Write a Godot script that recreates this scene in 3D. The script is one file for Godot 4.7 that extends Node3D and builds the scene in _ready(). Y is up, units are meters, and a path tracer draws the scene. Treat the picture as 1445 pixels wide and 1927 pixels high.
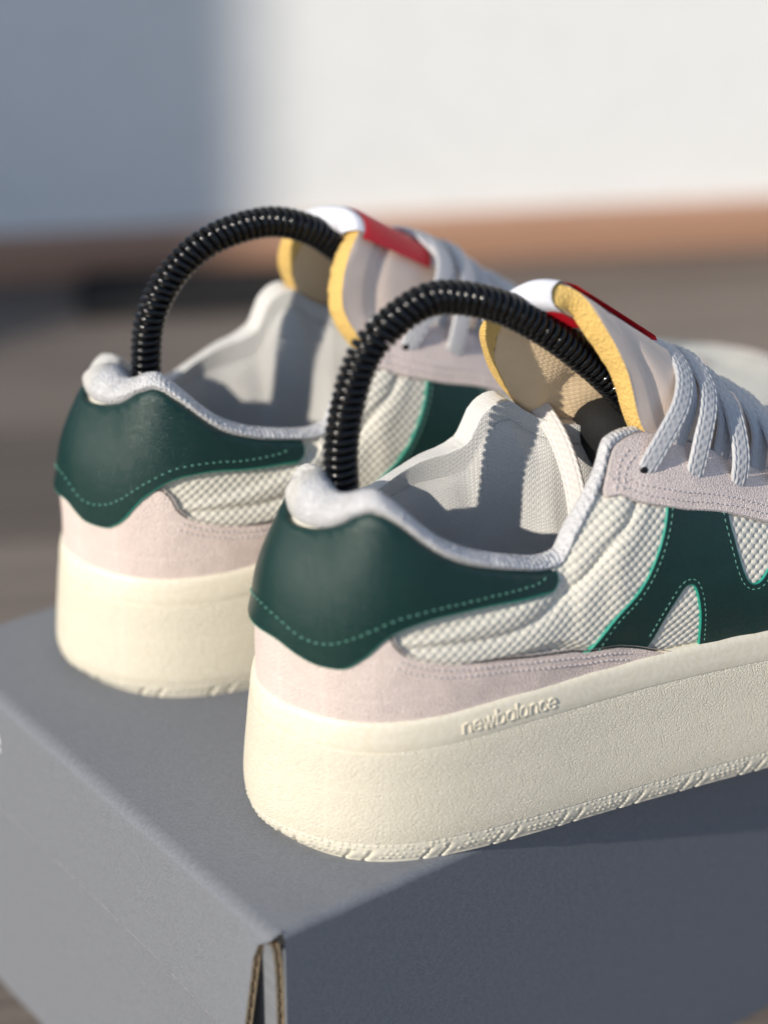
extends Node3D
# A pair of sneakers with sprung shoe trees on a grey shoe box. Shoes are modelled in millimetres in their own axes
# (x from heel to toe, y up, z to the side that faces the camera) and turned to metres when a mesh is committed.

const BOX_TOP := 0.12
const SUN_AZ := 48.0      # degrees to the left of the camera, behind it
const SUN_EL := 27.0

var rng := RandomNumberGenerator.new()
var M := {}
var T := {}
var drop := 0.0           # how much lower one shoe's upper sits on its sole
var fine_noise := FastNoiseLite.new()

# ---------------------------------------------------------------- mesh buffer

class Buf:
	var v := PackedVector3Array()
	var n := PackedVector3Array()
	var uv := PackedVector2Array()
	var i := PackedInt32Array()
	func add(p: Vector3, nn: Vector3, t: Vector2) -> int:
		v.append(p); n.append(nn); uv.append(t)
		return v.size() - 1
	func tri(a: int, b: int, c: int) -> void:
		# Godot's front faces run clockwise: turn each triangle to agree with its normals
		var g := (v[c] - v[a]).cross(v[b] - v[a])
		if g.dot(n[a] + n[b] + n[c]) < 0.0:
			i.append(a); i.append(c); i.append(b)
		else:
			i.append(a); i.append(b); i.append(c)
	func quad(a: int, b: int, c: int, d: int) -> void:
		tri(a, b, c); tri(a, c, d)
	func flat(a: Vector3, b: Vector3, c: Vector3, d: Vector3, out: Vector3, s := 0.01) -> void:
		var g := (c - a).cross(b - a).normalized()
		if g.dot(out) < 0.0: g = -g
		var e := (b - a).length() * s
		var f := (d - a).length() * s
		var k := add(a, g, Vector2(0, 0)); add(b, g, Vector2(e, 0)); add(c, g, Vector2(e, f)); add(d, g, Vector2(0, f))
		quad(k, k + 1, k + 2, k + 3)
	# rows[r][c]: normals by differences, turned so that they point away from «inside» when flip is false
	func grid(rows: Array, uvs: Array, flip := false, wrap := false) -> void:
		var h := rows.size()
		var w: int = rows[0].size()
		var first := v.size()
		for r in h:
			var row: PackedVector3Array = rows[r]
			var up: PackedVector3Array = rows[mini(r + 1, h - 1)]
			var dn: PackedVector3Array = rows[maxi(r - 1, 0)]
			var tv: PackedVector2Array = uvs[r]
			for c in w:
				var a: Vector3
				if wrap:
					a = row[1 if c == w - 1 else c + 1] - row[w - 2 if c == 0 else c - 1]
				else:
					a = row[mini(c + 1, w - 1)] - row[maxi(c - 1, 0)]
				var g := a.cross(up[c] - dn[c])
				if flip: g = -g
				v.append(row[c]); n.append(g.normalized() if g.length_squared() > 1e-14 else Vector3.UP); uv.append(tv[c])
		for r in h - 1:
			for c in w - 1:
				var k := first + r * w + c
				quad(k, k + 1, k + w + 1, k + w)

func commit(b: Buf, called: String, m: Material, parent: Node) -> MeshInstance3D:
	var vv := b.v.duplicate()
	for k in vv.size(): vv[k] = vv[k] * 0.001
	var a := []
	a.resize(Mesh.ARRAY_MAX)
	a[Mesh.ARRAY_VERTEX] = vv; a[Mesh.ARRAY_NORMAL] = b.n; a[Mesh.ARRAY_TEX_UV] = b.uv; a[Mesh.ARRAY_INDEX] = b.i
	var am := ArrayMesh.new()
	am.add_surface_from_arrays(Mesh.PRIMITIVE_TRIANGLES, a)
	am.surface_set_material(0, m)
	var o := MeshInstance3D.new()
	o.name = called; o.mesh = am
	parent.add_child(o, true)
	return o

func thing(called: String, label: String, category: String, group := "") -> Node3D:
	var o := Node3D.new()
	o.name = called
	add_child(o, true)
	o.set_meta("label", label); o.set_meta("category", category)
	if group: o.set_meta("group", group)
	return o

func stuff(o: Node) -> Node:
	o.set_meta("kind", "stuff")
	return o

# ---------------------------------------------------------------- curves

static func crom(a: Vector3, b: Vector3, c: Vector3, d: Vector3, t: float) -> Vector3:
	return 0.5 * ((2.0 * b) + (c - a) * t + (2.0 * a - 5.0 * b + 4.0 * c - d) * t * t + (3.0 * b - a - 3.0 * c + d) * t * t * t)

func smooth3(p: Array, per := 6, closed := false) -> PackedVector3Array:
	var o := PackedVector3Array()
	var n := p.size()
	for k in (n if closed else n - 1):
		for j in per:
			var a: Vector3 = p[(k - 1 + n) % n] if closed else p[maxi(k - 1, 0)]
			var d: Vector3 = p[(k + 2) % n] if closed else p[mini(k + 2, n - 1)]
			o.append(crom(a, p[k], p[(k + 1) % n], d, float(j) / per))
	if not closed: o.append(p[n - 1])
	return o

func even3(p: PackedVector3Array, step: float) -> PackedVector3Array:
	var o := PackedVector3Array([p[0]])
	var left := step
	for k in p.size() - 1:
		var l := p[k].distance_to(p[k + 1])
		var at := 0.0
		while l - at > left:
			at += left
			o.append(p[k].lerp(p[k + 1], at / l))
			left = step
		left -= l - at
	return o

func pv(list: Array) -> Array:           # [[a, b], ...] -> Vector3(a, b, 0)
	var o := []
	for e in list: o.append(Vector3(e[0], e[1], 0))
	return o

func table(keys: Array, x: float) -> float:   # [[x, y], ...] smooth between
	var n := keys.size()
	if x <= keys[0][0]: return keys[0][1]
	for k in n - 1:
		if x <= keys[k + 1][0]:
			var h: float = keys[k + 1][0] - keys[k][0]
			var t: float = (x - keys[k][0]) / h
			var m0: float = 0.0 if k == 0 else (keys[k + 1][1] - keys[k - 1][1]) / (keys[k + 1][0] - keys[k - 1][0])
			var m1: float = 0.0 if k + 2 == n else (keys[k + 2][1] - keys[k][1]) / (keys[k + 2][0] - keys[k][0])
			var t2 := t * t
			var t3 := t2 * t
			return (2 * t3 - 3 * t2 + 1) * keys[k][1] + (t3 - 2 * t2 + t) * m0 * h + (3 * t2 - 2 * t3) * keys[k + 1][1] + (t3 - t2) * m1 * h
	return keys[n - 1][1]

# ---------------------------------------------------------------- the shoe's outer surface S(p, v)
# p: millimetres round the shoe from the back of the heel, v: 0 at the sole to 1 at the top line

const RIM := [[0.0, 0.0], [1.5, 8.0], [6.0, 17.0], [13.0, 25.0], [23.0, 31.0], [38.0, 35.0], [60.0, 37.0], [90.0, 38.0], [120.0, 39.5], [150.0, 41.5], [180.0, 43.5], [210.0, 43.0], [235.0, 38.5], [255.0, 30.0], [268.0, 17.0], [273.0, 0.0]]
const PK := [0.0, 18.3, 34.5, 41.7, 56.2, 78.3, 92.4, 96.9, 103.4, 108.3, 113.4, 126.3, 143.5, 161.5, 183.5, 203.5, 218.5, 233.5, 254.0, 275.8, 294.3, 312.2]
const PROF := [
	[0, 45, 0, 57, 0.3, 70, -3.2, 84, -9.5, 96], [0, 44.6, 0.3, 57, 0.5, 70, -2.5, 84, -8, 98], [0, 44.3, 0.6, 58, 1, 73, -0.5, 89, -5, 105.5], [0, 44.4, 0.8, 58, 1, 72, -0.3, 87, -4, 103],
	[0, 45, 1, 56, 1, 67, -0.5, 79, -3, 91.5], [0, 46.3, 1, 55, 1, 63, -0.5, 72, -4, 82.3], [0, 46.6, 1, 55, 0.5, 63, -2, 71.5, -6, 79.8], [0, 46.8, 1, 56, 0.5, 66, -2.5, 76, -7, 86.5],
	[0, 47, 1, 58, 0, 70, -3.5, 82, -9, 94], [0, 47, 1, 60, 0, 73.5, -4.5, 87, -12, 100], [0, 47.2, 0.7, 61, -1, 76, -6.5, 91, -16.7, 106], [0, 47.2, 0.3, 61, -2.5, 76.5, -9, 92, -21, 106.5],
	[0, 46.8, 0, 59.5, -3.5, 73.5, -11, 87.5, -22, 99], [0, 46, 0, 57, -4, 68.5, -11.5, 79.5, -24, 88], [0, 44.5, 0, 53.5, -4.5, 63, -13, 72.5, -27, 79], [0, 43, 0, 51, -4.5, 60, -15, 68, -34, 74],
	[0, 42, 0, 50, -5, 58, -17, 65, -43.5, 70], [0, 41.5, 0, 49, -5, 56.5, -17, 63, -42.5, 67], [0, 41, 0, 48, -5, 54.5, -15, 60, -38.5, 63], [0, 41, 0, 47, -5, 53, -15, 57.5, -42, 60],
	[0, 41, 0, 47, -5, 52.5, -15, 56.5, -44, 58.5], [0, 41, 0, 47, -5, 52.5, -15, 56.5, -46, 58.5]]
const HALF := 312.2
var rim_p := PackedVector2Array()
var rim_n := PackedVector2Array()
var prof_cache := {}
var bend := -8.0

func prepare_rim() -> void:
	var pts := []
	for k in range(-3, 19):
		var q: int = k
		var s := 1.0
		if q < 0: q = -q; s = -1.0
		if q > 15: q = 30 - q; s = -s
		pts.append(Vector3(RIM[q][0], RIM[q][1] * s, 0))
	var dense := PackedVector3Array()
	for k in range(3, 18):
		for j in 60:
			dense.append(crom(pts[k - 1], pts[k], pts[k + 1], pts[k + 2], j / 60.0))
	dense.append(pts[18])
	var e := even3(dense, 0.5)
	for k in e.size(): rim_p.append(Vector2(e[k].x, e[k].y))
	for k in e.size():
		var d := rim_p[mini(k + 1, e.size() - 1)] - rim_p[maxi(k - 1, 0)]
		if k == 0: d = Vector2(0, 1)
		if k == e.size() - 1: d = Vector2(0, -1)
		rim_n.append(Vector2(-d.y, d.x).normalized())

func rim_at(ap: float) -> Array:
	var f := clampf(ap, 0.0, HALF - 0.01) * 2.0
	var k := mini(int(f), rim_p.size() - 2)
	var t := f - k
	return [rim_p[k].lerp(rim_p[k + 1], t), rim_n[k].lerp(rim_n[k + 1], t).normalized()]

func profile(ap: float) -> PackedVector2Array:
	var key := int(round(ap * 20.0))
	if prof_cache.has(key): return prof_cache[key]
	var o := PackedVector2Array()
	var k := 0
	while k < PK.size() - 2 and ap > PK[k + 1]: k += 1
	var h: float = PK[k + 1] - PK[k]
	var t := clampf((ap - PK[k]) / h, 0.0, 1.0)
	var t2 := t * t
	var t3 := t2 * t
	for c in 5:
		var w := Vector2.ZERO
		for d in 2:
			var q := c * 2 + d
			var m0: float = 0.0 if k == 0 else (PROF[k + 1][q] - PROF[k - 1][q]) / (PK[k + 1] - PK[k - 1])
			var m1: float = (PROF[k + 1][q] - PROF[k][q]) / h if k + 2 >= PK.size() else (PROF[k + 2][q] - PROF[k][q]) / (PK[k + 2] - PK[k])
			w[d] = (2 * t3 - 3 * t2 + 1) * PROF[k][q] + (t3 - 2 * t2 + t) * m0 * h + (-2 * t3 + 3 * t2) * PROF[k + 1][q] + (t3 - t2) * m1 * h
		o.append(w)
	prof_cache[key] = o
	return o

func prof_len(p: float) -> float:
	var o := profile(absf(p))
	return o[0].distance_to(o[1]) + o[1].distance_to(o[2]) + o[2].distance_to(o[3]) + o[3].distance_to(o[4])

func prof_at(p: float, v: float) -> Vector2:
	var o := profile(absf(p))
	var f := clampf(v, -0.2, 1.0) * 4.0
	var k := clampi(int(floor(f)), 0, 3)
	var t := f - k
	var a := 2.0 * o[0] - o[1] if k == 0 else o[k - 1]
	var d := 2.0 * o[4] - o[3] if k == 3 else o[k + 2]
	var b := o[k]
	var c := o[k + 1]
	return 0.5 * ((2.0 * b) + (c - a) * t + (2.0 * a - 5.0 * b + 4.0 * c - d) * t * t + (3.0 * b - a - 3.0 * c + d) * t * t * t)

func place(p: float, off: float, y: float) -> Vector3:   # off: outward from the rim curve
	var r := rim_at(absf(p))
	var q: Vector2 = r[0] + r[1] * off
	var z := q.y
	if p < 0.0:
		# the far flank: narrower above the sole, lower behind the ankle, rising sooner towards the laces
		var hgt := clampf((y - 46.0) / 40.0, 0.0, 1.0)
		z = -q.y * lerpf(1.0, table([[0, 0.72], [45, 0.72], [95, 0.84], [140, 0.9], [220, 1.0]], -p), hgt)
		y += far_rise(-p) * hgt
	var s := clampf((q.x - 150.0) / 125.0, 0.0, 1.0)
	return Vector3(q.x, y - drop * clampf((y - 3.0) / 8.0, 0.0, 1.0) * (1.0 - smoothstep(58.0, 106.0, absf(p))), z + bend * s * s * (3.0 - 2.0 * s))

func far_rise(ap: float) -> float:
	return table([[4, 0.0], [15, -0.5], [26, -5.0], [40, -6.8], [60, -4.6], [72, 3.0], [85, 12.0], [96, 16.5], [103, 13.0], [108, 3.5], [113, -5.0], [126, -9.0], [165, 0.0]], ap)

func S(p: float, v: float) -> Vector3:
	var q := prof_at(p, v)
	return place(p, q.x, q.y)

func SN(p: float, v: float) -> Vector3:
	var a := S(p + 0.6, v) - S(p - 0.6, v)
	var b := S(p, v + 0.012) - S(p, v - 0.012) if v < 0.98 else S(p, v) - S(p, v - 0.02)
	return a.cross(b).normalized()

# ---------------------------------------------------------------- panels laid on that surface, outlines in (p, q = arc length above the sole)

func to_q(list: Array, sign_p := 1.0, shift := 0.0) -> Array:
	var o := []
	for e in list: o.append(Vector3(e[0] * sign_p + shift, e[1] * prof_len(e[0] + shift * sign_p), 0))
	return o

func even_poly(pts: PackedVector3Array, step: float) -> PackedVector2Array:
	var closed := pts.duplicate()
	closed.append(pts[0])
	var e := even3(closed, step)
	var o := PackedVector2Array()
	for k in e.size(): o.append(Vector2(e[k].x, e[k].y))
	if o[0].distance_to(o[-1]) < step * 0.4: o.remove_at(o.size() - 1)
	return o

func panel(parent: Node, called: String, outline: PackedVector3Array, thick: float, edge: float, m: Material, em: Material, relief = null, cell := 2.4, edge_name := "cut_edge", turned := 9.0) -> MeshInstance3D:
	var poly := even_poly(outline, 0.9)
	if Geometry2D.is_polygon_clockwise(poly): poly.reverse()
	var n := poly.size()
	var inner := PackedVector2Array()
	var dirs := PackedVector2Array()
	for k in n:
		var d := poly[(k + 1) % n] - poly[(k - 1 + n) % n]
		dirs.append(Vector2(-d.y, d.x).normalized())
	# which way is in
	var test := poly[0] + dirs[0] * 0.3
	var s := 1.0 if Geometry2D.is_point_in_polygon(test, poly) else -1.0
	for k in n:
		dirs[k] = dirs[k] * s
		inner.append(poly[k] + dirs[k] * edge)
	var b := Buf.new()
	var seen := {}
	var lift := func(q: Vector2, hgt: float) -> Vector3:
		var v := q.y / prof_len(q.x)
		var extra: float = relief.call(q) if relief != null else 0.0
		return S(q.x, v) + SN(q.x, v) * (hgt + extra)
	var vert := func(q: Vector2) -> int:
		var key := Vector2i(roundi(q.x * 50.0), roundi(q.y * 50.0))
		if seen.has(key): return seen[key]
		var c: Vector3 = lift.call(q, thick)
		var dx: Vector3 = lift.call(q + Vector2(0.4, 0), thick) - lift.call(q - Vector2(0.4, 0), thick)
		var dy: Vector3 = c - lift.call(q - Vector2(0, 0.5), thick)
		var k := b.add(c, dx.cross(dy).normalized(), q * 0.01)
		seen[key] = k
		return k
	var core: Array = Geometry2D.offset_polygon(poly, -edge * 0.96, Geometry2D.JOIN_ROUND)
	for pg in core:
		var lo: Vector2 = pg[0]
		var hi: Vector2 = pg[0]
		for q in pg:
			lo = lo.min(q); hi = hi.max(q)
		for cx in range(int(floor(lo.x / cell)), int(ceil(hi.x / cell))):
			for cy in range(int(floor(lo.y / cell)), int(ceil(hi.y / cell))):
				var box := PackedVector2Array([Vector2(cx, cy) * cell, Vector2(cx + 1, cy) * cell, Vector2(cx + 1, cy + 1) * cell, Vector2(cx, cy + 1) * cell])
				for piece in Geometry2D.intersect_polygons(box, pg):
					var ti := Geometry2D.triangulate_polygon(piece)
					for k in range(0, ti.size(), 3):
						b.tri(vert.call(piece[ti[k]]), vert.call(piece[ti[k + 1]]), vert.call(piece[ti[k + 2]]))
	var o := commit(b, called, m, parent)
	# the cut edge; where a panel is turned in under the collar its edge keeps the panel's own colour
	var start := 0
	if turned < 2.0:
		for k in n:
			if poly[k].y / prof_len(poly[k].x) < turned and poly[(k - 1 + n) % n].y / prof_len(poly[(k - 1 + n) % n].x) >= turned: start = k
	var runs := [[], []]
	var last := -1
	for k in n:
		var kk := (start + k) % n
		var which := 1 if poly[kk].y / prof_len(poly[kk].x) >= turned else 0
		if which != last: runs[which].append([])
		runs[which][-1].append(kk)
		if which != last and last >= 0: runs[last][-1].append(kk)
		last = which
	runs[last][-1].append(start)
	for which in 2:
		if runs[which].is_empty(): continue
		var e := Buf.new()
		for run in runs[which]:
			var rows := []
			var uvs := []
			for ring in [[1.0, 1.0], [0.55, 0.96], [0.2, 0.78], [0.0, 0.5], [0.0, 0.05], [0.05, -0.35]]:
				var row := PackedVector3Array()
				var tv := PackedVector2Array()
				for k in run:
					var q: Vector2 = poly[k] + dirs[k] * edge * ring[0]
					row.append(lift.call(q, thick * ring[1] if ring[1] >= 0 else ring[1]))
					tv.append(q * 0.01)
				rows.append(row); uvs.append(tv)
			e.grid(rows, uvs, s > 0.0)
		commit(e, edge_name if which == 0 else "turned_edge", em if which == 0 else m, o)
	return o

func inset(list: PackedVector3Array, d: float) -> PackedVector3Array:   # an open line moved to its left
	var o := PackedVector3Array()
	var n := list.size()
	for k in n:
		var t := list[mini(k + 1, n - 1)] - list[maxi(k - 1, 0)]
		o.append(list[k] + Vector3(-t.y, t.x, 0).normalized() * d)
	return o

func spindle(b: Buf, a: Vector3, c: Vector3, r: float, up: Vector3) -> void:
	var ax := (c - a)
	var side := ax.cross(up).normalized()
	var rows := []
	var uvs := []
	for st in [[0.0, 0.25], [0.15, 0.85], [0.5, 1.05], [0.85, 0.85], [1.0, 0.25]]:
		var row := PackedVector3Array()
		var tv := PackedVector2Array()
		var at: Vector3 = a + ax * st[0] + up * r * (0.55 * sin(PI * st[0]) - 0.15)
		for k in 7:
			var an := TAU * k / 6.0
			row.append(at + (side * cos(an) + up * sin(an)) * r * st[1])
			tv.append(Vector2(st[0], k / 6.0))
		rows.append(row); uvs.append(tv)
	b.grid(rows, uvs, true, true)

func stitches(parent: Node, called: String, line: PackedVector3Array, hgt: float, pitch: float, long: float, r: float, m: Material, relief = null) -> void:
	var e := even3(line, pitch)
	var b := Buf.new()
	for k in e.size() - 1:
		var q0 := e[k]
		var q1 := e[k].lerp(e[k + 1], long)
		var j := Vector3(rng.randf_range(-0.08, 0.08), rng.randf_range(-0.12, 0.12), 0)
		var v0 := q0.y / prof_len(q0.x)
		var nn := SN(q0.x, v0)
		var ex: float = relief.call(Vector2(q0.x, q0.y)) if relief != null else 0.0
		var a := S(q0.x, v0) + nn * (hgt + ex)
		var c := S(q1.x + j.x, (q1.y + j.y) / prof_len(q1.x)) + nn * (hgt + ex)
		spindle(b, a, c, r, nn)
	stuff(commit(b, called, m, parent))

# ---------------------------------------------------------------- swept shapes

func frames(path: PackedVector3Array, start: Vector3) -> Array:
	var o := []
	var nn := start
	for k in path.size():
		var t := (path[mini(k + 1, path.size() - 1)] - path[maxi(k - 1, 0)]).normalized()
		nn = (nn - t * nn.dot(t)).normalized()
		o.append([t, nn, t.cross(nn).normalized()])
	return o

func tube(b: Buf, path: PackedVector3Array, r: float, sides := 8, start := Vector3.UP) -> void:
	var f := frames(path, start)
	var rows := []
	var uvs := []
	for k in path.size():
		var row := PackedVector3Array()
		var tv := PackedVector2Array()
		for j in sides + 1:
			var an := TAU * j / sides
			row.append(path[k] + (f[k][1] * cos(an) + f[k][2] * sin(an)) * r)
			tv.append(Vector2(k * 0.1, float(j) / sides))
		rows.append(row); uvs.append(tv)
	b.grid(rows, uvs, true, true)

# a flat braided lace: path with an outward normal at each point
func lace(parent: Node, called: String, pts: Array, norms: Array, width: float, thick: float, m: Material, taper0 := 0.55) -> MeshInstance3D:
	var per := 8
	var path := smooth3(pts, per)
	var ns := smooth3(norms, per)
	var total := 0.0
	for k in path.size() - 1: total += path[k].distance_to(path[k + 1])
	var e := even3(path, 0.3)
	var cnt := e.size()
	var b := Buf.new()
	var rows := []
	var uvs := []
	var around := 44
	for k in cnt:
		var t := (e[mini(k + 1, cnt - 1)] - e[maxi(k - 1, 0)]).normalized()
		var f := float(k) / (cnt - 1) * (ns.size() - 1)
		var nn: Vector3 = ns[mini(int(f), ns.size() - 1)]
		nn = (nn - t * nn.dot(t)).normalized()
		var side := t.cross(nn)
		var s := k * 0.3
		var w := width * (taper0 + (1.0 - taper0) * clampf(s / 6.0, 0.0, 1.0))
		var th := thick * (1.0 + (1.0 - taper0) * 0.9 * (1.0 - clampf(s / 6.0, 0.0, 1.0)))
		var row := PackedVector3Array()
		var tv := PackedVector2Array()
		for j in around + 1:
			var an := TAU * j / around
			var cx := cos(an)
			var cz := sin(an)
			var px := signf(cx) * pow(absf(cx), 0.75) * w * 0.5
			var pz := signf(cz) * pow(absf(cz), 0.85) * th * 0.5
			# the braid: columns of slanted strands, each strand swelling in its middle
			var col := px / (width / 5.0) + 2.5
			var ci := floorf(col)
			var cf := col - ci
			var lean := (cf - 0.5) * (1.0 if int(ci) % 2 == 0 else -1.0)
			var ph := s / 2.7 + lean * 0.9 + (0.5 if int(ci) % 2 == 0 else 0.0)
			var h := (0.5 * sin(PI * cf)) * (0.45 + 0.55 * absf(sin(PI * ph))) - 0.1
			pz += h * clampf(absf(cz) * 3.0, 0.0, 1.0) * signf(cz)
			row.append(e[k] + side * px + nn * pz)
			tv.append(Vector2(s * 0.1, j * 0.02))
		rows.append(row); uvs.append(tv)
	b.grid(rows, uvs, true, true)
	return commit(b, called, m, parent)

func ellipsoid(b: Buf, c: Vector3, r: Vector3, turn := Basis()) -> void:
	var rows := []
	var uvs := []
	for k in 25:
		var row := PackedVector3Array()
		var tv := PackedVector2Array()
		var a := PI * k / 24.0
		for j in 37:
			var o := TAU * j / 36.0
			row.append(c + turn * (Vector3(cos(a), sin(a) * cos(o), sin(a) * sin(o)) * r))
			tv.append(Vector2(k / 24.0, j / 36.0))
		rows.append(row); uvs.append(tv)
	b.grid(rows, uvs, false, true)

func block(b: Buf, lo: Vector3, hi: Vector3, s := 0.01) -> void:
	var p := func(x: int, y: int, z: int) -> Vector3: return Vector3(hi.x if x else lo.x, hi.y if y else lo.y, hi.z if z else lo.z)
	b.flat(p.call(0, 0, 1), p.call(1, 0, 1), p.call(1, 1, 1), p.call(0, 1, 1), Vector3.BACK, s)
	b.flat(p.call(1, 0, 0), p.call(0, 0, 0), p.call(0, 1, 0), p.call(1, 1, 0), Vector3.FORWARD, s)
	b.flat(p.call(0, 0, 0), p.call(0, 0, 1), p.call(0, 1, 1), p.call(0, 1, 0), Vector3.LEFT, s)
	b.flat(p.call(1, 0, 1), p.call(1, 0, 0), p.call(1, 1, 0), p.call(1, 1, 1), Vector3.RIGHT, s)
	b.flat(p.call(0, 1, 1), p.call(1, 1, 1), p.call(1, 1, 0), p.call(0, 1, 0), Vector3.UP, s)
	b.flat(p.call(0, 0, 0), p.call(1, 0, 0), p.call(1, 0, 1), p.call(0, 0, 1), Vector3.DOWN, s)

# ---------------------------------------------------------------- materials

func noise_tex(kind: int, freq: float, octaves: int, size := 512, fractal := FastNoiseLite.FRACTAL_FBM, ret := -1, warp := 0.0, invert := false) -> ImageTexture:
	var f := FastNoiseLite.new()
	f.seed = 11 + T.size() * 7
	f.noise_type = kind
	f.frequency = freq
	f.fractal_type = fractal
	f.fractal_octaves = octaves
	if ret >= 0: f.cellular_return_type = ret
	if warp > 0.0:
		f.domain_warp_enabled = true; f.domain_warp_amplitude = warp; f.domain_warp_frequency = freq * 0.8
	var im := f.get_seamless_image(size, size, invert)
	return ImageTexture.create_from_image(im)

func std(color: Color, rough: float, bump: Texture2D = null, depth := 0.0, scale := 1.0, albedo: Texture2D = null, spec := 0.5) -> StandardMaterial3D:
	var m := StandardMaterial3D.new()
	m.albedo_color = color
	m.roughness = rough
	m.metallic_specular = spec
	if bump:
		m.heightmap_enabled = true; m.heightmap_texture = bump; m.heightmap_scale = depth
	if albedo: m.albedo_texture = albedo
	m.uv1_scale = Vector3(scale, scale, scale)
	return m

func c8(r: int, g: int, b: int) -> Color: return Color8(r, g, b)

func ramp_tex(kind: int, freq: Vector2, dark: Color, light: Color, size := 512, octaves := 4, speck := 0.0) -> ImageTexture:
	var f := FastNoiseLite.new()
	f.seed = 5 + T.size() * 3
	f.noise_type = kind
	f.frequency = 1.0
	f.fractal_octaves = octaves
	var im := Image.create(size, size, false, Image.FORMAT_RGB8)
	var r := RandomNumberGenerator.new()
	r.seed = 4
	for y in size:
		for x in size:
			# repeat without a seam by walking a torus in noise space
			var a := TAU * x / size
			var b := TAU * y / size
			var h := f.get_noise_3d(cos(a) * freq.x, sin(a) * freq.x + cos(b) * freq.y, sin(b) * freq.y) * 0.9 + 0.5
			if speck > 0.0: h += (r.randf() - 0.5) * speck
			im.set_pixel(x, y, dark.lerp(light, clampf(h, 0.0, 1.0)))
	return ImageTexture.create_from_image(im)

func make_materials() -> void:
	T.suede = noise_tex(FastNoiseLite.TYPE_SIMPLEX_SMOOTH, 0.035, 4)
	T.leather = noise_tex(FastNoiseLite.TYPE_CELLULAR, 0.045, 2, 512, FastNoiseLite.FRACTAL_FBM, FastNoiseLite.RETURN_DISTANCE2_SUB, 12.0)
	T.worm = noise_tex(FastNoiseLite.TYPE_SIMPLEX_SMOOTH, 0.024, 3, 512, FastNoiseLite.FRACTAL_RIDGED, -1, 18.0)
	T.foam = noise_tex(FastNoiseLite.TYPE_CELLULAR, 0.06, 2, 256, FastNoiseLite.FRACTAL_FBM, FastNoiseLite.RETURN_DISTANCE, 0.0)
	T.fuzz = noise_tex(FastNoiseLite.TYPE_SIMPLEX_SMOOTH, 0.05, 4, 256)
	T.terry = noise_tex(FastNoiseLite.TYPE_CELLULAR, 0.05, 2, 512, FastNoiseLite.FRACTAL_FBM, FastNoiseLite.RETURN_DISTANCE, 4.0, true)
	# knit: columns of small V stitches
	var kn := Image.create(128, 128, false, Image.FORMAT_L8)
	for y in 128:
		for x in 128:
			var u := fmod(x / 16.0, 1.0)
			var lean := absf(u - 0.5) * 2.0
			var w := fmod(y / 16.0 + lean * 0.8 + 4.0, 1.0)
			var h := 0.35 + 0.65 * sin(PI * w) * pow(sin(PI * fmod(u * 2.0, 1.0)), 0.6)
			kn.set_pixel(x, y, Color(h, h, h))
	T.knit = ImageTexture.create_from_image(kn)
	# satin weave
	var sw := Image.create(64, 64, false, Image.FORMAT_L8)
	for y in 64:
		for x in 64:
			var row := y / 8
			var w := fmod((x + row * 12) / 32.0, 1.0)
			var h := 0.4 + 0.6 * sin(PI * w) * sin(PI * fmod(y / 8.0, 1.0))
			sw.set_pixel(x, y, Color(h, h, h))
	T.weave = ImageTexture.create_from_image(sw)
	T.suede_tone = ramp_tex(FastNoiseLite.TYPE_SIMPLEX_SMOOTH, Vector2(9, 9), c8(232, 210, 201), c8(253, 239, 230), 256, 4, 0.25)
	T.card = ramp_tex(FastNoiseLite.TYPE_SIMPLEX_SMOOTH, Vector2(6, 6), c8(115, 118, 124), c8(130, 133, 139), 512, 4, 0.35)
	T.wood = ramp_tex(FastNoiseLite.TYPE_SIMPLEX_SMOOTH, Vector2(1.2, 22), c8(92, 84, 78), c8(134, 124, 116), 512, 5, 0.1)
	T.trim = ramp_tex(FastNoiseLite.TYPE_SIMPLEX_SMOOTH, Vector2(0.8, 14), c8(166, 126, 102), c8(190, 148, 122), 256, 4, 0.05)
	T.wall = ramp_tex(FastNoiseLite.TYPE_SIMPLEX_SMOOTH, Vector2(2, 2), c8(240, 240, 237), c8(245, 245, 242), 256, 4, 0.1)
	T.rubber = ramp_tex(FastNoiseLite.TYPE_SIMPLEX_SMOOTH, Vector2(3, 3), c8(229, 219, 196), c8(238, 231, 212), 512, 5, 0.12)
	# card fibres and flecks
	var cf: Image = T.card.get_image()
	var r := RandomNumberGenerator.new()
	r.seed = 9
	for k in 420:
		var x := r.randi_range(2, 507)
		var y := r.randi_range(2, 507)
		var c := c8(84, 84, 88) if r.randf() < 0.6 else c8(160, 160, 164)
		for j in r.randi_range(1, 3):
			cf.set_pixel(clampi(x + (j if k % 3 else 0), 0, 511), clampi(y + (0 if k % 3 else j), 0, 511), c)
	T.card = ImageTexture.create_from_image(cf)

	M.leather = std(c8(11, 50, 46), 0.29, T.leather, 0.011, 11.0)
	M.leather_edge = std(c8(38, 150, 128), 0.5, T.fuzz, 0.01, 6.0)
	M.teal_thread = std(c8(88, 142, 126), 0.5)
	M.suede = std(Color.WHITE, 0.95, T.suede, 0.045, 7.2, T.suede_tone, 0.2)
	M.suede_edge = std(c8(196, 186, 182), 0.95, T.suede, 0.03, 5.0)
	M.suede_thread = std(c8(206, 198, 196), 0.6)
	M.mesh = std(c8(218, 213, 200), 0.75, T.fuzz, 0.006, 9.0)
	M.knit = std(c8(222, 221, 222), 0.95, T.terry, 0.08, 5.0)
	M.knit.rim_enabled = true; M.knit.rim = 0.35; M.knit.rim_tint = 0.2
	M.lining = std(c8(220, 218, 214), 0.95, T.knit, 0.03, 12.0)
	M.band = std(Color.WHITE, 0.48, T.fuzz, 0.004, 3.0, T.rubber)
	M.sidewall = std(Color.WHITE, 0.55, T.worm, 0.03, 6.6, T.rubber)
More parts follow.
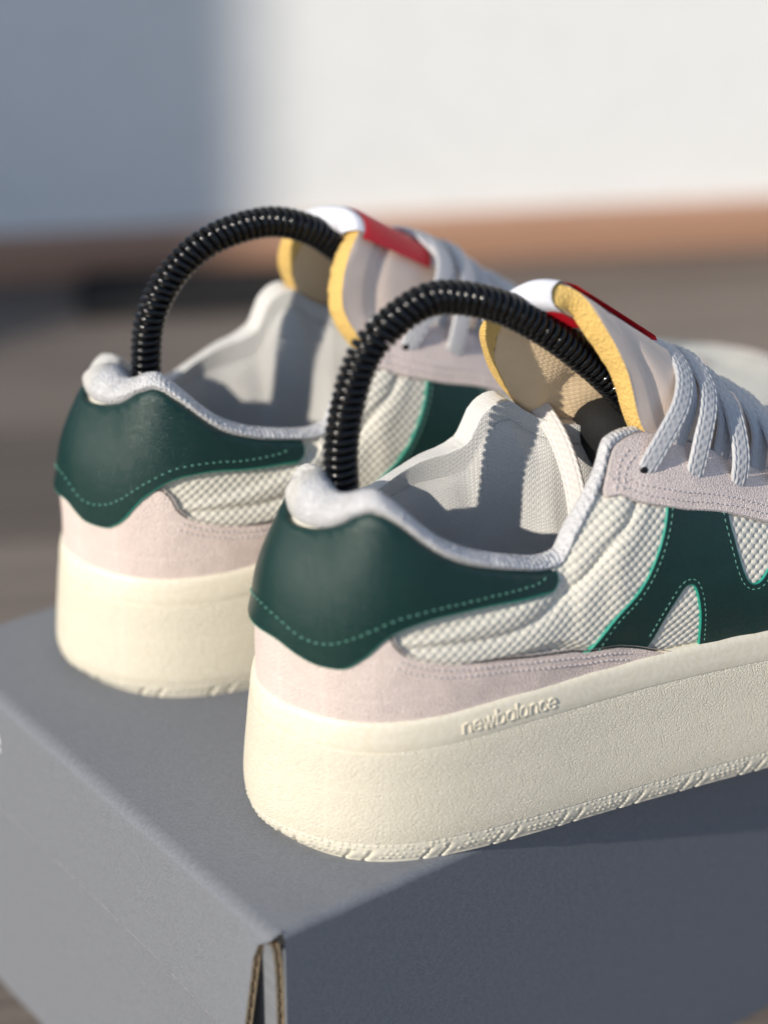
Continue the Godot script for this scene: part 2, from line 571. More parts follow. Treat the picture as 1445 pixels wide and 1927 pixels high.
	M.outsole = std(c8(234, 227, 208), 0.5, T.fuzz, 0.006, 5.0)
	M.foam = std(c8(238, 198, 116), 0.95, T.foam, 0.05, 9.0)
	M.tongue = std(c8(238, 217, 200), 0.9, T.weave, 0.006, 28.0)
	M.tongue_in = std(c8(252, 222, 180), 0.95, T.knit, 0.02, 8.0)
	M.satin = std(c8(240, 240, 246), 0.42, T.weave, 0.006, 20.0)
	M.red = std(c8(214, 18, 38), 0.5, T.weave, 0.006, 20.0)
	M.lace = std(c8(188, 188, 190), 0.5)
	M.strap = std(c8(222, 216, 210), 0.8)
	M.coil = std(c8(5, 5, 6), 0.15, null, 0.0, 1.0, null, 0.5)
	M.black = std(c8(14, 14, 15), 0.4, T.fuzz, 0.004, 3.0)
	M.form = std(c8(7, 7, 8), 0.8, T.fuzz, 0.01, 5.0)
	M.hole = std(c8(10, 10, 10), 0.9)
	M.insole = std(c8(150, 150, 150), 0.95, T.fuzz, 0.01, 6.0)
	M.card = std(Color.WHITE, 0.82, T.fuzz, 0.004, 3.0, T.card, 0.35)
	M.card_raw = std(c8(206, 180, 142), 0.9, T.fuzz, 0.01, 8.0)
	M.subfloor = std(c8(150, 140, 128), 0.95)
	M.print = std(c8(236, 236, 238), 0.7)
	M.wall = std(Color.WHITE, 0.9, null, 0.0, 2.0, T.wall)
	M.slab = std(c8(26, 25, 26), 0.95, T.fuzz, 0.05, 8.0)
	M.trim = std(Color.WHITE, 0.5, T.fuzz, 0.01, 1.0, T.trim)

# ---------------------------------------------------------------- the shoe

func sole_off(p: float, y: float) -> float:
	var k := clampf(absf(p) / 45.0, 0.0, 1.0)
	k = k * k * (3 - 2 * k)
	return table([[0.0, lerpf(0.4, 3.2, k)], [3.0, lerpf(3.4, 4.2, k)], [7.0, lerpf(4.7, 4.8, k)], [12.5, 5.0], [30.0, 3.4], [44.0, 2.2]], y)

func top_y(p: float) -> float: return profile(absf(p))[0].y

func mesh_relief(p: float, q: float) -> float:
	# padding seams and the waffle of the spacer mesh
	var g := 0.0
	var d := q - table([[40, 24], [68.9, 21.5], [81.9, 23], [89.7, 26], [98.3, 31], [104.9, 36.5], [110.8, 42], [116.7, 49], [125, 60]], absf(p))
	g -= 1.0 * exp(-d * d / 2.0)
	g += 0.55 * exp(-(d - 5.5) * (d - 5.5) / 14.0) + 0.4 * exp(-(d + 5.5) * (d + 5.5) / 14.0)
	# it dives under the suede and the leather
	var e := q - table([[36, 26], [41.2, 21], [44, 17.5], [47.6, 16], [56.4, 14.6], [72.1, 13.6], [88.7, 12.8], [97.3, 9.8], [106, 7], [115.1, 4], [125, 0]], absf(p))
	var w := q - table([[20, 20], [33, 21], [39.8, 25], [47.6, 26], [56.6, 26.5], [67.7, 27.5], [81.3, 29], [88, 31], [91, 45]], absf(p))
	if w > -1.0 and absf(p) < 92.0: g = lerpf(g, -0.7, clampf((w + 1.0) / 2.5, 0.0, 1.0) * clampf((92.0 - absf(p)) / 3.0, 0.0, 1.0))
	var ev := q - prof_len(p) * table([[104, 1.0], [107, 0.93], [112.5, 0.82], [117.4, 0.754], [126, 0.7], [134.9, 0.674], [153, 0.668], [176, 0.64]], absf(p))
	if ev > -0.5 and absf(p) > 104.5: g = lerpf(g, -1.4, clampf((ev + 0.5) / 2.5, 0.0, 1.0))
	if e < 2.0: g = lerpf(g, -1.6, clampf((2.0 - e) / 3.5, 0.0, 1.0))
	return g

func waffle(p: float, q: float) -> float:
	var a := 0.62
	var x := (p * cos(a) + q * sin(a)) / 2.05
	var y := (-p * sin(a) + q * cos(a)) / 2.05
	var fx := x - floorf(x) - 0.5
	var fy := y - floorf(y) - 0.5
	var pit := exp(-(fx * fx + fy * fy) / 0.045)
	var th := 0.5 + 0.5 * cos(TAU * fx * 3.0)
	return 0.62 * (1.0 - pit * 1.45) * (0.8 + 0.2 * cos(TAU * fx) * cos(TAU * fy)) + 0.05 * th

func counter_relief(q: Vector2) -> float:
	# the heel tab stands off at the back, and the leather dips along its seam
	var back := exp(-pow((q.x + 4.0) / 16.0, 2.0))
	var r := 2.4 * back * clampf((26.0 - q.y) / 10.0, 0.0, 1.0)
	r += 0.5 * exp(-pow((q.y - 36.0) / 9.0, 2.0)) * exp(-pow(q.x / 60.0, 2.0))
	r -= 3.1 * clampf((q.y / prof_len(q.x) - 0.95) / 0.05, 0.0, 1.0) * 0.55
	r += 0.10 * fine_noise.get_noise_2d(q.x * 4.0, q.y * 4.0)
	return r

func soft_relief(q: Vector2) -> float:
	return 0.25 * fine_noise.get_noise_2d(q.x * 7.0 + 90.0, q.y * 7.0)

func make_shoe(label: String, is_front: bool, cshift: float) -> Node3D:
	var t := thing("sneaker", label, "sneaker", "pair of sneakers")
	# --- sole
	var ps := PackedFloat32Array()
	var p := -HALF
	while p < HALF:
		ps.append(p)
		p += 1.5
	ps.append(HALF)
	var rows := []
	var uvs := []
	var b := Buf.new()
	for lv in [[-4.0, -1.0], [-3.2, 0.2], [0.3, 0.35], [1.1, 0.1], [1.7, -0.5], [2.1, -1.4], [2.45, -3.0], [2.75, -5.5], [2.95, -8.6], [2.3, -8.9]]:
		var row := PackedVector3Array()
		var tv := PackedVector2Array()
		for pp in ps:
			row.append(place(pp, lv[0], top_y(pp) + lv[1]))
			tv.append(Vector2(pp, lv[1]) * 0.01)
		rows.append(row); uvs.append(tv)
	b.grid(rows, uvs, true)
	var band := commit(b, "midsole_band", M.band, t)
	b = Buf.new(); rows = []; uvs = []
	for k in 17:
		var row := PackedVector3Array()
		var tv := PackedVector2Array()
		for pp in ps:
			var f := k / 16.0
			var y := lerpf(top_y(pp) - 8.7, 7.2, f)
			var o := sole_off(pp, y) + 0.35
			if k == 0: o -= 0.4
			if k == 1: y = top_y(pp) - 9.0; o = sole_off(pp, y) + 0.32
			row.append(place(pp, o, y))
			tv.append(Vector2(pp, y) * 0.01)
		rows.append(row); uvs.append(tv)
	b.grid(rows, uvs, true)
	commit(b, "midsole_sidewall", M.sidewall, t)
	# --- outsole rim with slanted pairs of cuts
	var cuts := []
	var at := -300.0
	while at < 305.0:
		cuts.append(at); cuts.append(at + 5.2)
		at += 20.5
	ps = PackedFloat32Array()
	p = -HALF
	while p < HALF:
		ps.append(p)
		p += 0.32 if p > -30.0 and p < 175.0 else 1.2
	ps.append(HALF)
	b = Buf.new(); rows = []; uvs = []
	for y in [7.4, 7.0, 6.6, 5.6, 4.6, 3.6, 2.7, 1.9, 1.2, 0.6, 0.15, 0.0, 0.0]:
		var row := PackedVector3Array()
		var tv := PackedVector2Array()
		var r := rows.size()
		for pp in ps:
			var o := sole_off(pp, y) + 0.2
			if r == 0: o -= 0.4
			if r == 1: o -= 0.25
			if r == 12: o = -14.0
			elif y < 5.2:
				for c in cuts:
					var d: float = pp - c - (y - 1.0) * 0.55
					if d > -2.0 and d < 4.0:
						var depth := clampf((5.2 - y) / 1.6, 0.0, 1.0)
						o -= 1.0 * depth * exp(-d * d / 0.11)
						o += 0.16 * depth * exp(-(d - 1.6) * (d - 1.6) / 1.0)
			row.append(place(pp, o, y))
			tv.append(Vector2(pp, y) * 0.01)
		rows.append(row); uvs.append(tv)
	b.grid(rows, uvs, true)
	var rim := commit(b, "outsole_rim", M.outsole, t)
	# pebbled grain moulded on the rim
	var peb := Buf.new()
	ellipsoid(peb, Vector3.ZERO, Vector3.ONE)
	var pm := SphereMesh.new()
	pm.radius = 0.001; pm.height = 0.002; pm.radial_segments = 10; pm.rings = 5
	pm.material = M.outsole
	var spots := []
	for row in 4:
		var pp := -HALF + 3.0 + (row % 2) * 0.9
		while pp < HALF - 3.0:
			var y := 6.3 - row * 1.4 + rng.randf_range(-0.25, 0.25)
			var free := true
			for c in cuts:
				var d: float = pp - c - (y - 1.0) * 0.55
				if y < 5.0 and d > -1.1 and d < 3.2: free = false
			if free:
				var q := place(pp, sole_off(pp, y) - 0.42, y + 0.1)
				spots.append(Transform3D(Basis().scaled(Vector3.ONE * rng.randf_range(0.72, 0.98)), q * 0.001))
			pp += 1.75 + rng.randf_range(-0.2, 0.2)
	var mm := MultiMesh.new()
	mm.transform_format = MultiMesh.TRANSFORM_3D
	mm.mesh = pm
	mm.instance_count = spots.size()
	for k in spots.size(): mm.set_instance_transform(k, spots[k])
	var mi := MultiMeshInstance3D.new()
	mi.name = "pebble_grain"; mi.multimesh = mm
	rim.add_child(mi, true); stuff(mi)
	b = Buf.new()
	rows = []; uvs = []
	for e in [-14.0, 0.0]:
		var row := PackedVector3Array()
		var tv := PackedVector2Array()
		for k in 121:
			var ap := HALF * k / 120.0
			row.append(place(ap if e < 0 else -ap, -13.5, 0.4)); tv.append(Vector2(k, e) * 0.01)
		rows.append(row); uvs.append(tv)
	b.grid(rows, uvs, false)
	commit(b, "outsole_base", M.outsole, t)
	raised_word(band, 59.5 if is_front else 66.0)

	# --- spacer mesh
	b = Buf.new(); rows = []; uvs = []
	var q := -1.0
	while q < 72.0:
		var row := PackedVector3Array()
		var tv := PackedVector2Array()
		var pp := 26.0
		while pp <= 176.0:
			var v := minf(q / prof_len(pp), 1.0)
			row.append(S(pp, v) + SN(pp, v) * (mesh_relief(pp, q) + waffle(pp, q)))
			tv.append(Vector2(pp, q) * 0.01)
			pp += 0.38
		rows.append(row); uvs.append(tv)
		q += 0.38
	b.grid(rows, uvs)
	commit(b, "mesh_panel", M.mesh, t)
	for range_p in [[-HALF, 26.0], [176.0, HALF]]:
		b = Buf.new(); rows = []; uvs = []
		for k in 41:
			var row := PackedVector3Array()
			var tv := PackedVector2Array()
			var pp: float = range_p[0]
			while pp <= range_p[1] + 0.01:
				var v := k / 40.0
				var qq := v * prof_len(pp)
				row.append(S(pp, v) + SN(pp, v) * (mesh_relief(pp, qq) if absf(pp) < 130.0 else 0.0))
				tv.append(Vector2(pp, qq) * 0.01)
				pp += (range_p[1] - range_p[0]) / 150.0
			rows.append(row); uvs.append(tv)
		b.grid(rows, uvs)
		commit(b, "mesh_panel", M.mesh_far, t)

	# --- suede round the heel, under the leather counter
	var side := [[131, -0.03], [125.1, 0.0], [115.1, 0.076], [106, 0.15], [97.3, 0.225], [88.7, 0.316], [80, 0.35], [72.1, 0.372], [56.4, 0.374], [47.6, 0.383], [44, 0.398], [41.2, 0.434], [38, 0.52], [30, 0.55]]
	var loop := []
	for e in side: loop.append(e)
	for k in range(side.size() - 1, -1, -1): loop.append([-side[k][0], side[k][1]])
	var lp := smooth3(to_q(loop), 5)
	for k in range(1, 60): lp.append(Vector3(-131.0 + 262.0 * k / 60.0, -1.2, 0))
	var mud := panel(t, "suede_foxing", lp, 1.15, 0.5, M.suede, M.suede_edge, soft_relief)
	for sg in [1.0, -1.0]:
		var line := smooth3(to_q([[43.0, 0.40], [44.5, 0.396], [47.6, 0.383], [56.4, 0.374], [72.1, 0.372], [80, 0.35], [88.7, 0.316], [97.3, 0.225], [106, 0.15], [115.1, 0.076]], 1.0), 6)
		for d in [-2.3, -4.6]:
			var l2 := inset(line, d)
			if sg < 0.0:
				for k in l2.size(): l2[k].x = -l2[k].x
			stitches(mud, "stitching", l2, 1.22, 1.75, 0.72, 0.26, M.suede_thread, soft_relief)

	# --- letter on each side
	var N1 := [[97, 0.19], [98.1, 0.213], [98.1, 0.213], [103.8, 0.301], [114.1, 0.39], [120.1, 0.507], [124.6, 0.638], [127, 0.76], [127, 0.76], [147.5, 0.75], [147.5, 0.75], [147.3, 0.66], [147.6, 0.591], [149, 0.436], [150.9, 0.351], [153.2, 0.332], [155.9, 0.364], [160, 0.47], [166, 0.62], [169, 0.73], [169, 0.73], [192, 0.74], [192, 0.74], [188, 0.6], [181, 0.38], [175, 0.15], [172, -0.02], [172, -0.02], [134.9, -0.02], [134.9, -0.02], [134.6, 0.1], [134.3, 0.205], [133, 0.321], [131.1, 0.351], [128.4, 0.327], [123.2, 0.213], [118.5, 0.08], [114.5, 0.04], [114.5, 0.04], [106, 0.11]]
	for sg in [1.0, -1.0]:
		var lq := smooth3(to_q(N1), 6, true)
		if sg < 0.0:
			for k in lq.size(): lq[k].x = -lq[k].x
		var np := panel(t, "letter_panel", lq, 1.0, 0.45, M.leather, M.leather_edge, soft_relief)
		for seg in [[[99.6, 0.2], [103.8, 0.301], [114.1, 0.39], [120.1, 0.507], [124.6, 0.638], [126.5, 0.72]], [[147.4, 0.72], [147.3, 0.66], [147.6, 0.591], [149, 0.436], [150.9, 0.351], [153.2, 0.332], [155.9, 0.364], [160, 0.47], [166, 0.62], [168.5, 0.71]], [[134.8, 0.02], [134.6, 0.1], [134.3, 0.205], [133, 0.321], [131.1, 0.351], [128.4, 0.327], [123.2, 0.213], [118.5, 0.08]]]:
			var line := inset(smooth3(to_q(seg), 6), -1.9)
			if sg < 0.0:
				for k in line.size(): line[k].x = -line[k].x
			stitches(np, "stitching", line, 1.0, 1.9, 0.62, 0.2, M.teal_thread)

	# --- leather heel counter
	var wave := [[90.4, 0.995], [90.4, 0.94], [89.8, 0.88], [87.2, 0.83], [81.3, 0.82], [67.7, 0.762], [56.6, 0.681], [47.6, 0.59], [39.8, 0.49], [33.6, 0.375], [29.5, 0.325], [26.4, 0.31], [20.3, 0.322], [14.5, 0.36], [8.1, 0.405], [1, 0.41]]
	var cl := []
	for e in wave: cl.append([e[0] + cshift * clampf(e[0] / 20.0, 0.0, 1.0), e[1]])
	for k in range(wave.size() - 2, -1, -1): cl.append([-wave[k][0], wave[k][1]])
	var lw := smooth3(to_q(cl), 6)
	var top := []
	for e in [[-89, 1.0], [-75, 0.998], [-60, 0.97], [-50, 0.965], [-41, 0.985], [-33, 0.99], [-24, 0.99], [-14, 0.995], [-6, 0.975], [4.5, 0.97], [15.4, 0.985], [23.9, 0.99], [33.1, 0.995], [41, 0.992], [50, 0.985], [60.6, 0.985], [73.9, 0.998], [88.5, 1.0]]:
		top.append([e[0] + cshift * clampf(e[0] / 80.0, 0.0, 1.0), e[1]])
	var tp := smooth3(to_q(top), 5)
	for e in tp: lw.append(e)
	var cnt := panel(t, "heel_counter", lw, 1.9, 0.7, M.leather, M.leather_edge, counter_relief, 2.0, "cut_edge", 0.955)
	var sl := []
	for e in [[-86, 0.96], [-81.5, 0.905], [-68, 0.83], [-57, 0.745], [-48, 0.655], [-40, 0.57], [-31, 0.485], [-24, 0.455], [-17, 0.47], [-8, 0.53], [0, 0.55], [8, 0.53], [17, 0.47], [24, 0.455], [31, 0.485], [40, 0.57], [48, 0.655], [57, 0.745], [68, 0.83], [81.5, 0.905], [85.2, 0.94], [86.4, 0.985]]:
		sl.append([e[0] + cshift * clampf(e[0] / 20.0, 0.0, 1.0), e[1]])
	stitches(cnt, "stitching", smooth3(to_q(sl), 6), 1.95, 2.15, 0.52, 0.28, M.teal_thread, counter_relief)

	# --- suede eyestays, their eyelets and seams
	var eye := [[108.5, 0.9], [112.5, 0.82], [117.4, 0.754], [126, 0.7], [134.9, 0.674], [153.3, 0.668], [161.6, 0.664], [185, 0.62], [200, 0.56], [208, 0.6], [208, 0.75], [204, 0.9], [185, 0.975], [161, 0.99], [140, 0.99], [126, 0.995], [116, 0.995], [111.5, 0.985], [107.5, 0.96]]
	for sg in [1.0, -1.0]:
		var lq := smooth3(to_q(eye), 6, true)
		if sg < 0.0:
			for k in lq.size(): lq[k].x = -lq[k].x
		var es := panel(t, "eyestay", lq, 1.3, 0.5, M.suede, M.suede_edge, soft_relief)
		for d in [2.2, 4.4]:
			var line := inset(smooth3(to_q([[117, 0.985], [112, 0.975], [108.8, 0.94], [109.5, 0.88], [112.8, 0.815], [117.4, 0.754], [126, 0.7], [134.9, 0.674], [153.3, 0.668], [161.6, 0.664], [185, 0.62]]), 6), d)
			if sg < 0.0:
				for k in line.size(): line[k].x = -line[k].x
			stitches(es, "stitching", line, 1.35, 1.8, 0.66, 0.24, M.suede_thread, soft_relief)
		for ep in [121.1, 137.9, 154.6, 171.0, 187.0]:
			var v := 0.855
			var eb := Buf.new()
			var nn := SN(ep * sg, v)
			var cc := S(ep * sg, v) + nn * 1.2
			ellipsoid(eb, cc, Vector3(1.3, 1.3, 0.6))
			commit(eb, "eyelet", M.hole, es)
	# --- toe cap
	var tc := []
	for e in [[232, 0.0], [236, 0.35], [252, 0.5], [275, 0.56], [300, 0.58], [309, 0.58]]: tc.append(e)
	for sg in [1.0, -1.0]:
		var tq := smooth3(to_q(tc), 6)
		for k in range(1, 30): tq.append(Vector3(309.0 - 77.0 * k / 30.0, -1.0, 0))
		if sg < 0.0:
			for k in tq.size(): tq[k].x = -tq[k].x
		panel(t, "toe_cap", tq, 1.0, 0.5, M.suede, M.suede_edge, soft_relief)

	# --- seam strip down the middle of the vamp
	b = Buf.new(); rows = []; uvs = []
	for e in [[1.0, 0.94, 0.2], [1.0, 0.965, 0.9], [1.0, 0.99, 1.2], [-1.0, 0.99, 1.2], [-1.0, 0.965, 0.9], [-1.0, 0.94, 0.2]]:
		var row := PackedVector3Array()
		var tv := PackedVector2Array()
		for k in 60:
			var ap := 203.0 + (HALF - 203.5) * k / 59.0
			row.append(S(ap * e[0], e[1]) + Vector3(0, e[2], 0)); tv.append(Vector2(ap, e[1] * 20.0 * e[0]) * 0.01)
		rows.append(row); uvs.append(tv)
	b.grid(rows, uvs, true)
	commit(b, "vamp_strip", M.suede, t)

	# --- collar and lining
	b = Buf.new(); rows = []; uvs = []
	var inner := []
	var inner_uv := []
	p = -200.0
	while p <= 200.0:
		var ap := absf(p)
		var w := table([[0, 14.5], [18, 11.0], [35, 8.0], [56, 7.0], [78, 6.2], [97, 6.0], [110, 5.0], [125, 3.2], [200, 3.0]], ap)
		var hh := table([[0, 12.0], [18, 7.6], [35, 4.2], [56, 3.2], [78, 2.9], [100, 3.2], [112, 2.4], [125, 0.9], [200, 0.8]], ap)
		if p < 0.0:
			var k := clampf((ap - 50.0) / 25.0, 0.0, 1.0)
			w = lerpf(w, 2.2, k); hh = lerpf(hh, 0.9, k)
			hh *= lerpf(1.0, 0.6, smoothstep(8.0, 24.0, ap))
		if not is_front: hh *= 0.75
		var pr := profile(ap)
		var o1 := pr[4].x
		var shift := 0.0
		if p < -66.0: shift = -9.0 * smoothstep(66.0, 114.0, ap) * (1.0 - smoothstep(120.0, 150.0, ap))
		o1 += shift
		var y1 := pr[4].y
		var sec := [Vector3(-0.4, -1.2, 0), Vector3(0.9, 0.5, 0), Vector3(1.3, 0.45 * hh, 0), Vector3(0.4 - 0.12 * w, 0.82 * hh, 0), Vector3(-0.45 * w, hh, 0), Vector3(-0.8 * w, 0.74 * hh, 0), Vector3(-w, 0.1 * hh, 0), Vector3(-1.05 * w, -5.0, 0)]
		if ap > 96.0:
			var k := clampf((ap - 96.0) / 12.0, 0.0, 1.0)
			sec[1] = Vector3(0.9 - 0.3 * k, 0.4, 0); sec[2] = Vector3(1.3 - 1.0 * k, 0.45 * hh, 0)
		sec[0].x -= shift; sec[1].x -= shift; sec[2].x -= shift * 0.7
		var c := smooth3(sec, 5)
		var row := PackedVector3Array()
		var tv := PackedVector2Array()
		var arc := 0.0
		for k in c.size():
			if k: arc += c[k].distance_to(c[k - 1])
			var f := float(k) / (c.size() - 1)
			var rib := ((0.26 if p > -50.0 else 0.06) * cos(TAU * p / 1.55) + 0.16 * fine_noise.get_noise_2d(p * 40.0, arc * 40.0)) * sin(PI * f)
			rib += rng.randf_range(-0.17, 0.17) * sin(PI * f) * (1.0 if p > -50.0 else 0.4)
			row.append(place(p, o1 + c[k].x + rib * 0.7, y1 + c[k].y + rib * 0.8))
			tv.append(Vector2(p, arc) * 0.01)
		rows.append(row); uvs.append(tv)
		var ri := PackedVector3Array()
		var tvi := PackedVector2Array()
		for k in 15:
			var f := k / 14.0
			var v := lerpf(0.86, 0.06, f)
			var a := prof_at(p, v)
			var fold := 0.0
			if p < -78.0 and p > -150.0:
				fold = 1.6 * sin((p + f * 14.0) * 0.33) * sin(PI * clampf(f * 1.6, 0.0, 1.0)) * clampf((-78.0 - p) / 12.0, 0.0, 1.0)
			var start := Vector2(o1 - 1.05 * w, y1 - 5.0)
			var end := Vector2(a.x - w * lerpf(0.95, 0.6, f) + fold + shift * (1.0 - 0.5 * f), a.y)
			if p < -40.0:
				# the far wall of the padding leans in towards the foot bed
				var lean := Vector2(o1 - 1.05 * w - 10.0 * pow(f, 1.15) + fold * 0.6, lerpf(y1 - 5.0, a.y, clampf(f * 2.0, 0.0, 1.0)))
				end = end.lerp(lean, smoothstep(40.0, 62.0, ap) * (1.0 - smoothstep(135.0, 160.0, ap)))
			var u := start.lerp(end, clampf(f * 5.0, 0.0, 1.0))
			ri.append(place(p, u.x, u.y)); tvi.append(Vector2(p, arc + f * 45.0) * 0.01)
		inner.append(ri); inner_uv.append(tvi)
		p += 0.5 if ap < 130.0 else 2.0
	var cutp := 300    # the far flank from the ankle forwards is plain lining, folded over
	b.grid(rows.slice(cutp), uvs.slice(cutp), true)
	commit(b, "padded_collar", M.knit, t)
	b = Buf.new()
	b.grid(rows.slice(0, cutp + 1), uvs.slice(0, cutp + 1), true)
	commit(b, "collar_binding", M.lining, t)
	b = Buf.new()
	b.grid(inner, inner_uv, true)
	commit(b, "lining", M.lining, t)
	b = Buf.new(); rows = []; uvs = []
	for e in [1.0, 0.0, -1.0]:
		var row := PackedVector3Array()
		var tv := PackedVector2Array()
		for k in 90:
			var ap := 1.0 + 290.0 * k / 89.0
			var u := place(ap, -3.0, 50.0 - 6.0 * ap / 290.0)
			var u2 := place(-ap, -3.0, 50.0 - 6.0 * ap / 290.0)
			var mid := (u + u2) * 0.5
			row.append(u if e > 0 else u2 if e < 0 else mid - Vector3(0, 1.0, 0)); tv.append(Vector2(ap, e * 30.0) * 0.01)
		rows.append(row); uvs.append(tv)
	b.grid(rows, uvs, false)
	commit(b, "insole", M.insole, t)

	tongue(t, is_front)
	laces(t, is_front)
	return t

# the raised maker's word on the smooth band, each letter a bent bead
func raised_word(parent: Node, start: float) -> void:
	var n_ := [[[0, 0], [0, 0.5], [0, 1]], [[0, 0.62], [0.12, 0.9], [0.38, 1], [0.62, 0.88], [0.7, 0.6], [0.7, 0]]]
	var e_ := [[[0.05, 0.5], [0.76, 0.5], [0.74, 0.72], [0.58, 0.95], [0.38, 1], [0.14, 0.88], [0.02, 0.6], [0.02, 0.4], [0.14, 0.12], [0.38, 0], [0.62, 0.06], [0.74, 0.18]]]
	var w_ := [[[0, 1], [0.28, 0], [0.28, 0], [0.52, 0.95], [0.52, 0.95], [0.78, 0], [0.78, 0], [1.05, 1]]]
	var b_ := [[[0, 0], [0, 0.8], [0, 1.55]], [[0, 0.5], [0.1, 0.86], [0.38, 1], [0.66, 0.86], [0.76, 0.5], [0.66, 0.14], [0.38, 0], [0.1, 0.14], [0, 0.5]]]
	var a_ := [[[0.76, 1], [0.76, 0.5], [0.76, 0]], [[0.76, 0.5], [0.66, 0.86], [0.38, 1], [0.1, 0.86], [0, 0.5], [0.1, 0.14], [0.38, 0], [0.66, 0.14], [0.76, 0.5]]]
	var l_ := [[[0, 0], [0, 0.8], [0, 1.55]]]
	var c_ := [[[0.7, 0.82], [0.55, 0.95], [0.38, 1], [0.12, 0.86], [0, 0.5], [0.12, 0.14], [0.38, 0], [0.56, 0.05], [0.7, 0.18]]]
	var word := [[n_, 0.98], [e_, 1.02], [w_, 1.32], [b_, 1.04], [a_, 1.06], [l_, 0.3], [a_, 1.06], [n_, 0.98], [c_, 0.94], [e_, 1.0]]
	var x := start
	var size := 2.95
	for g in word:
		var b := Buf.new()
		for stroke in g[0]:
			var pts := smooth3(pv(stroke), 6)
			var path := PackedVector3Array()
			for s in pts:
				var p: float = x + s.x * size
				var y := top_y(p) - 6.4 + s.y * size
				path.append(place(p, table([[-8.6, 2.95], [-5.5, 2.75], [-3.0, 2.45], [-1.4, 2.1], [-0.5, 1.7]], y - top_y(p)) + 0.02, y))
			tube(b, path, 0.42, 8, Vector3(0, 0, 1))
		commit(b, "raised_letter", M.band, parent)
		x += g[1] * size

# ---------------------------------------------------------------- tongue, label, laces

var tong_e := []
var tong_shift := Vector3.ZERO

func tong(t: float, s: float, depth := 0.0) -> Vector3:
	var f := (clampf(t, -1.0, 1.0) + 1.0) * 0.5 * (tong_e.size() - 1)
	var k := mini(int(f), tong_e.size() - 2)
	var e := crom(tong_e[maxi(k - 1, 0)], tong_e[k], tong_e[k + 1], tong_e[mini(k + 2, tong_e.size() - 1)], f - k)
	var base := Vector3(192, 73 - 4 * t * t, 13 * t)
	var o := e.lerp(base, s)
	o.y -= 120.0 * s * exp(-6.0 * s) * clampf(-t * 2.0 - 0.1, 0.0, 1.0)
	if depth == 0.0: return o
	var h := 0.01
	var a := tong(t + 0.03, s) - tong(t - 0.03, s)
	var c := base - e
	var n := a.cross(c).normalized()
	return o - n * depth + c.normalized() * maxf(depth, 0.0) * 0.8 * clampf(-t * 4.0, 0.0, 1.0)

func tong_n(t: float, s: float) -> Vector3:
	return (tong(t, s) - tong(t, s, 1.0)).normalized()

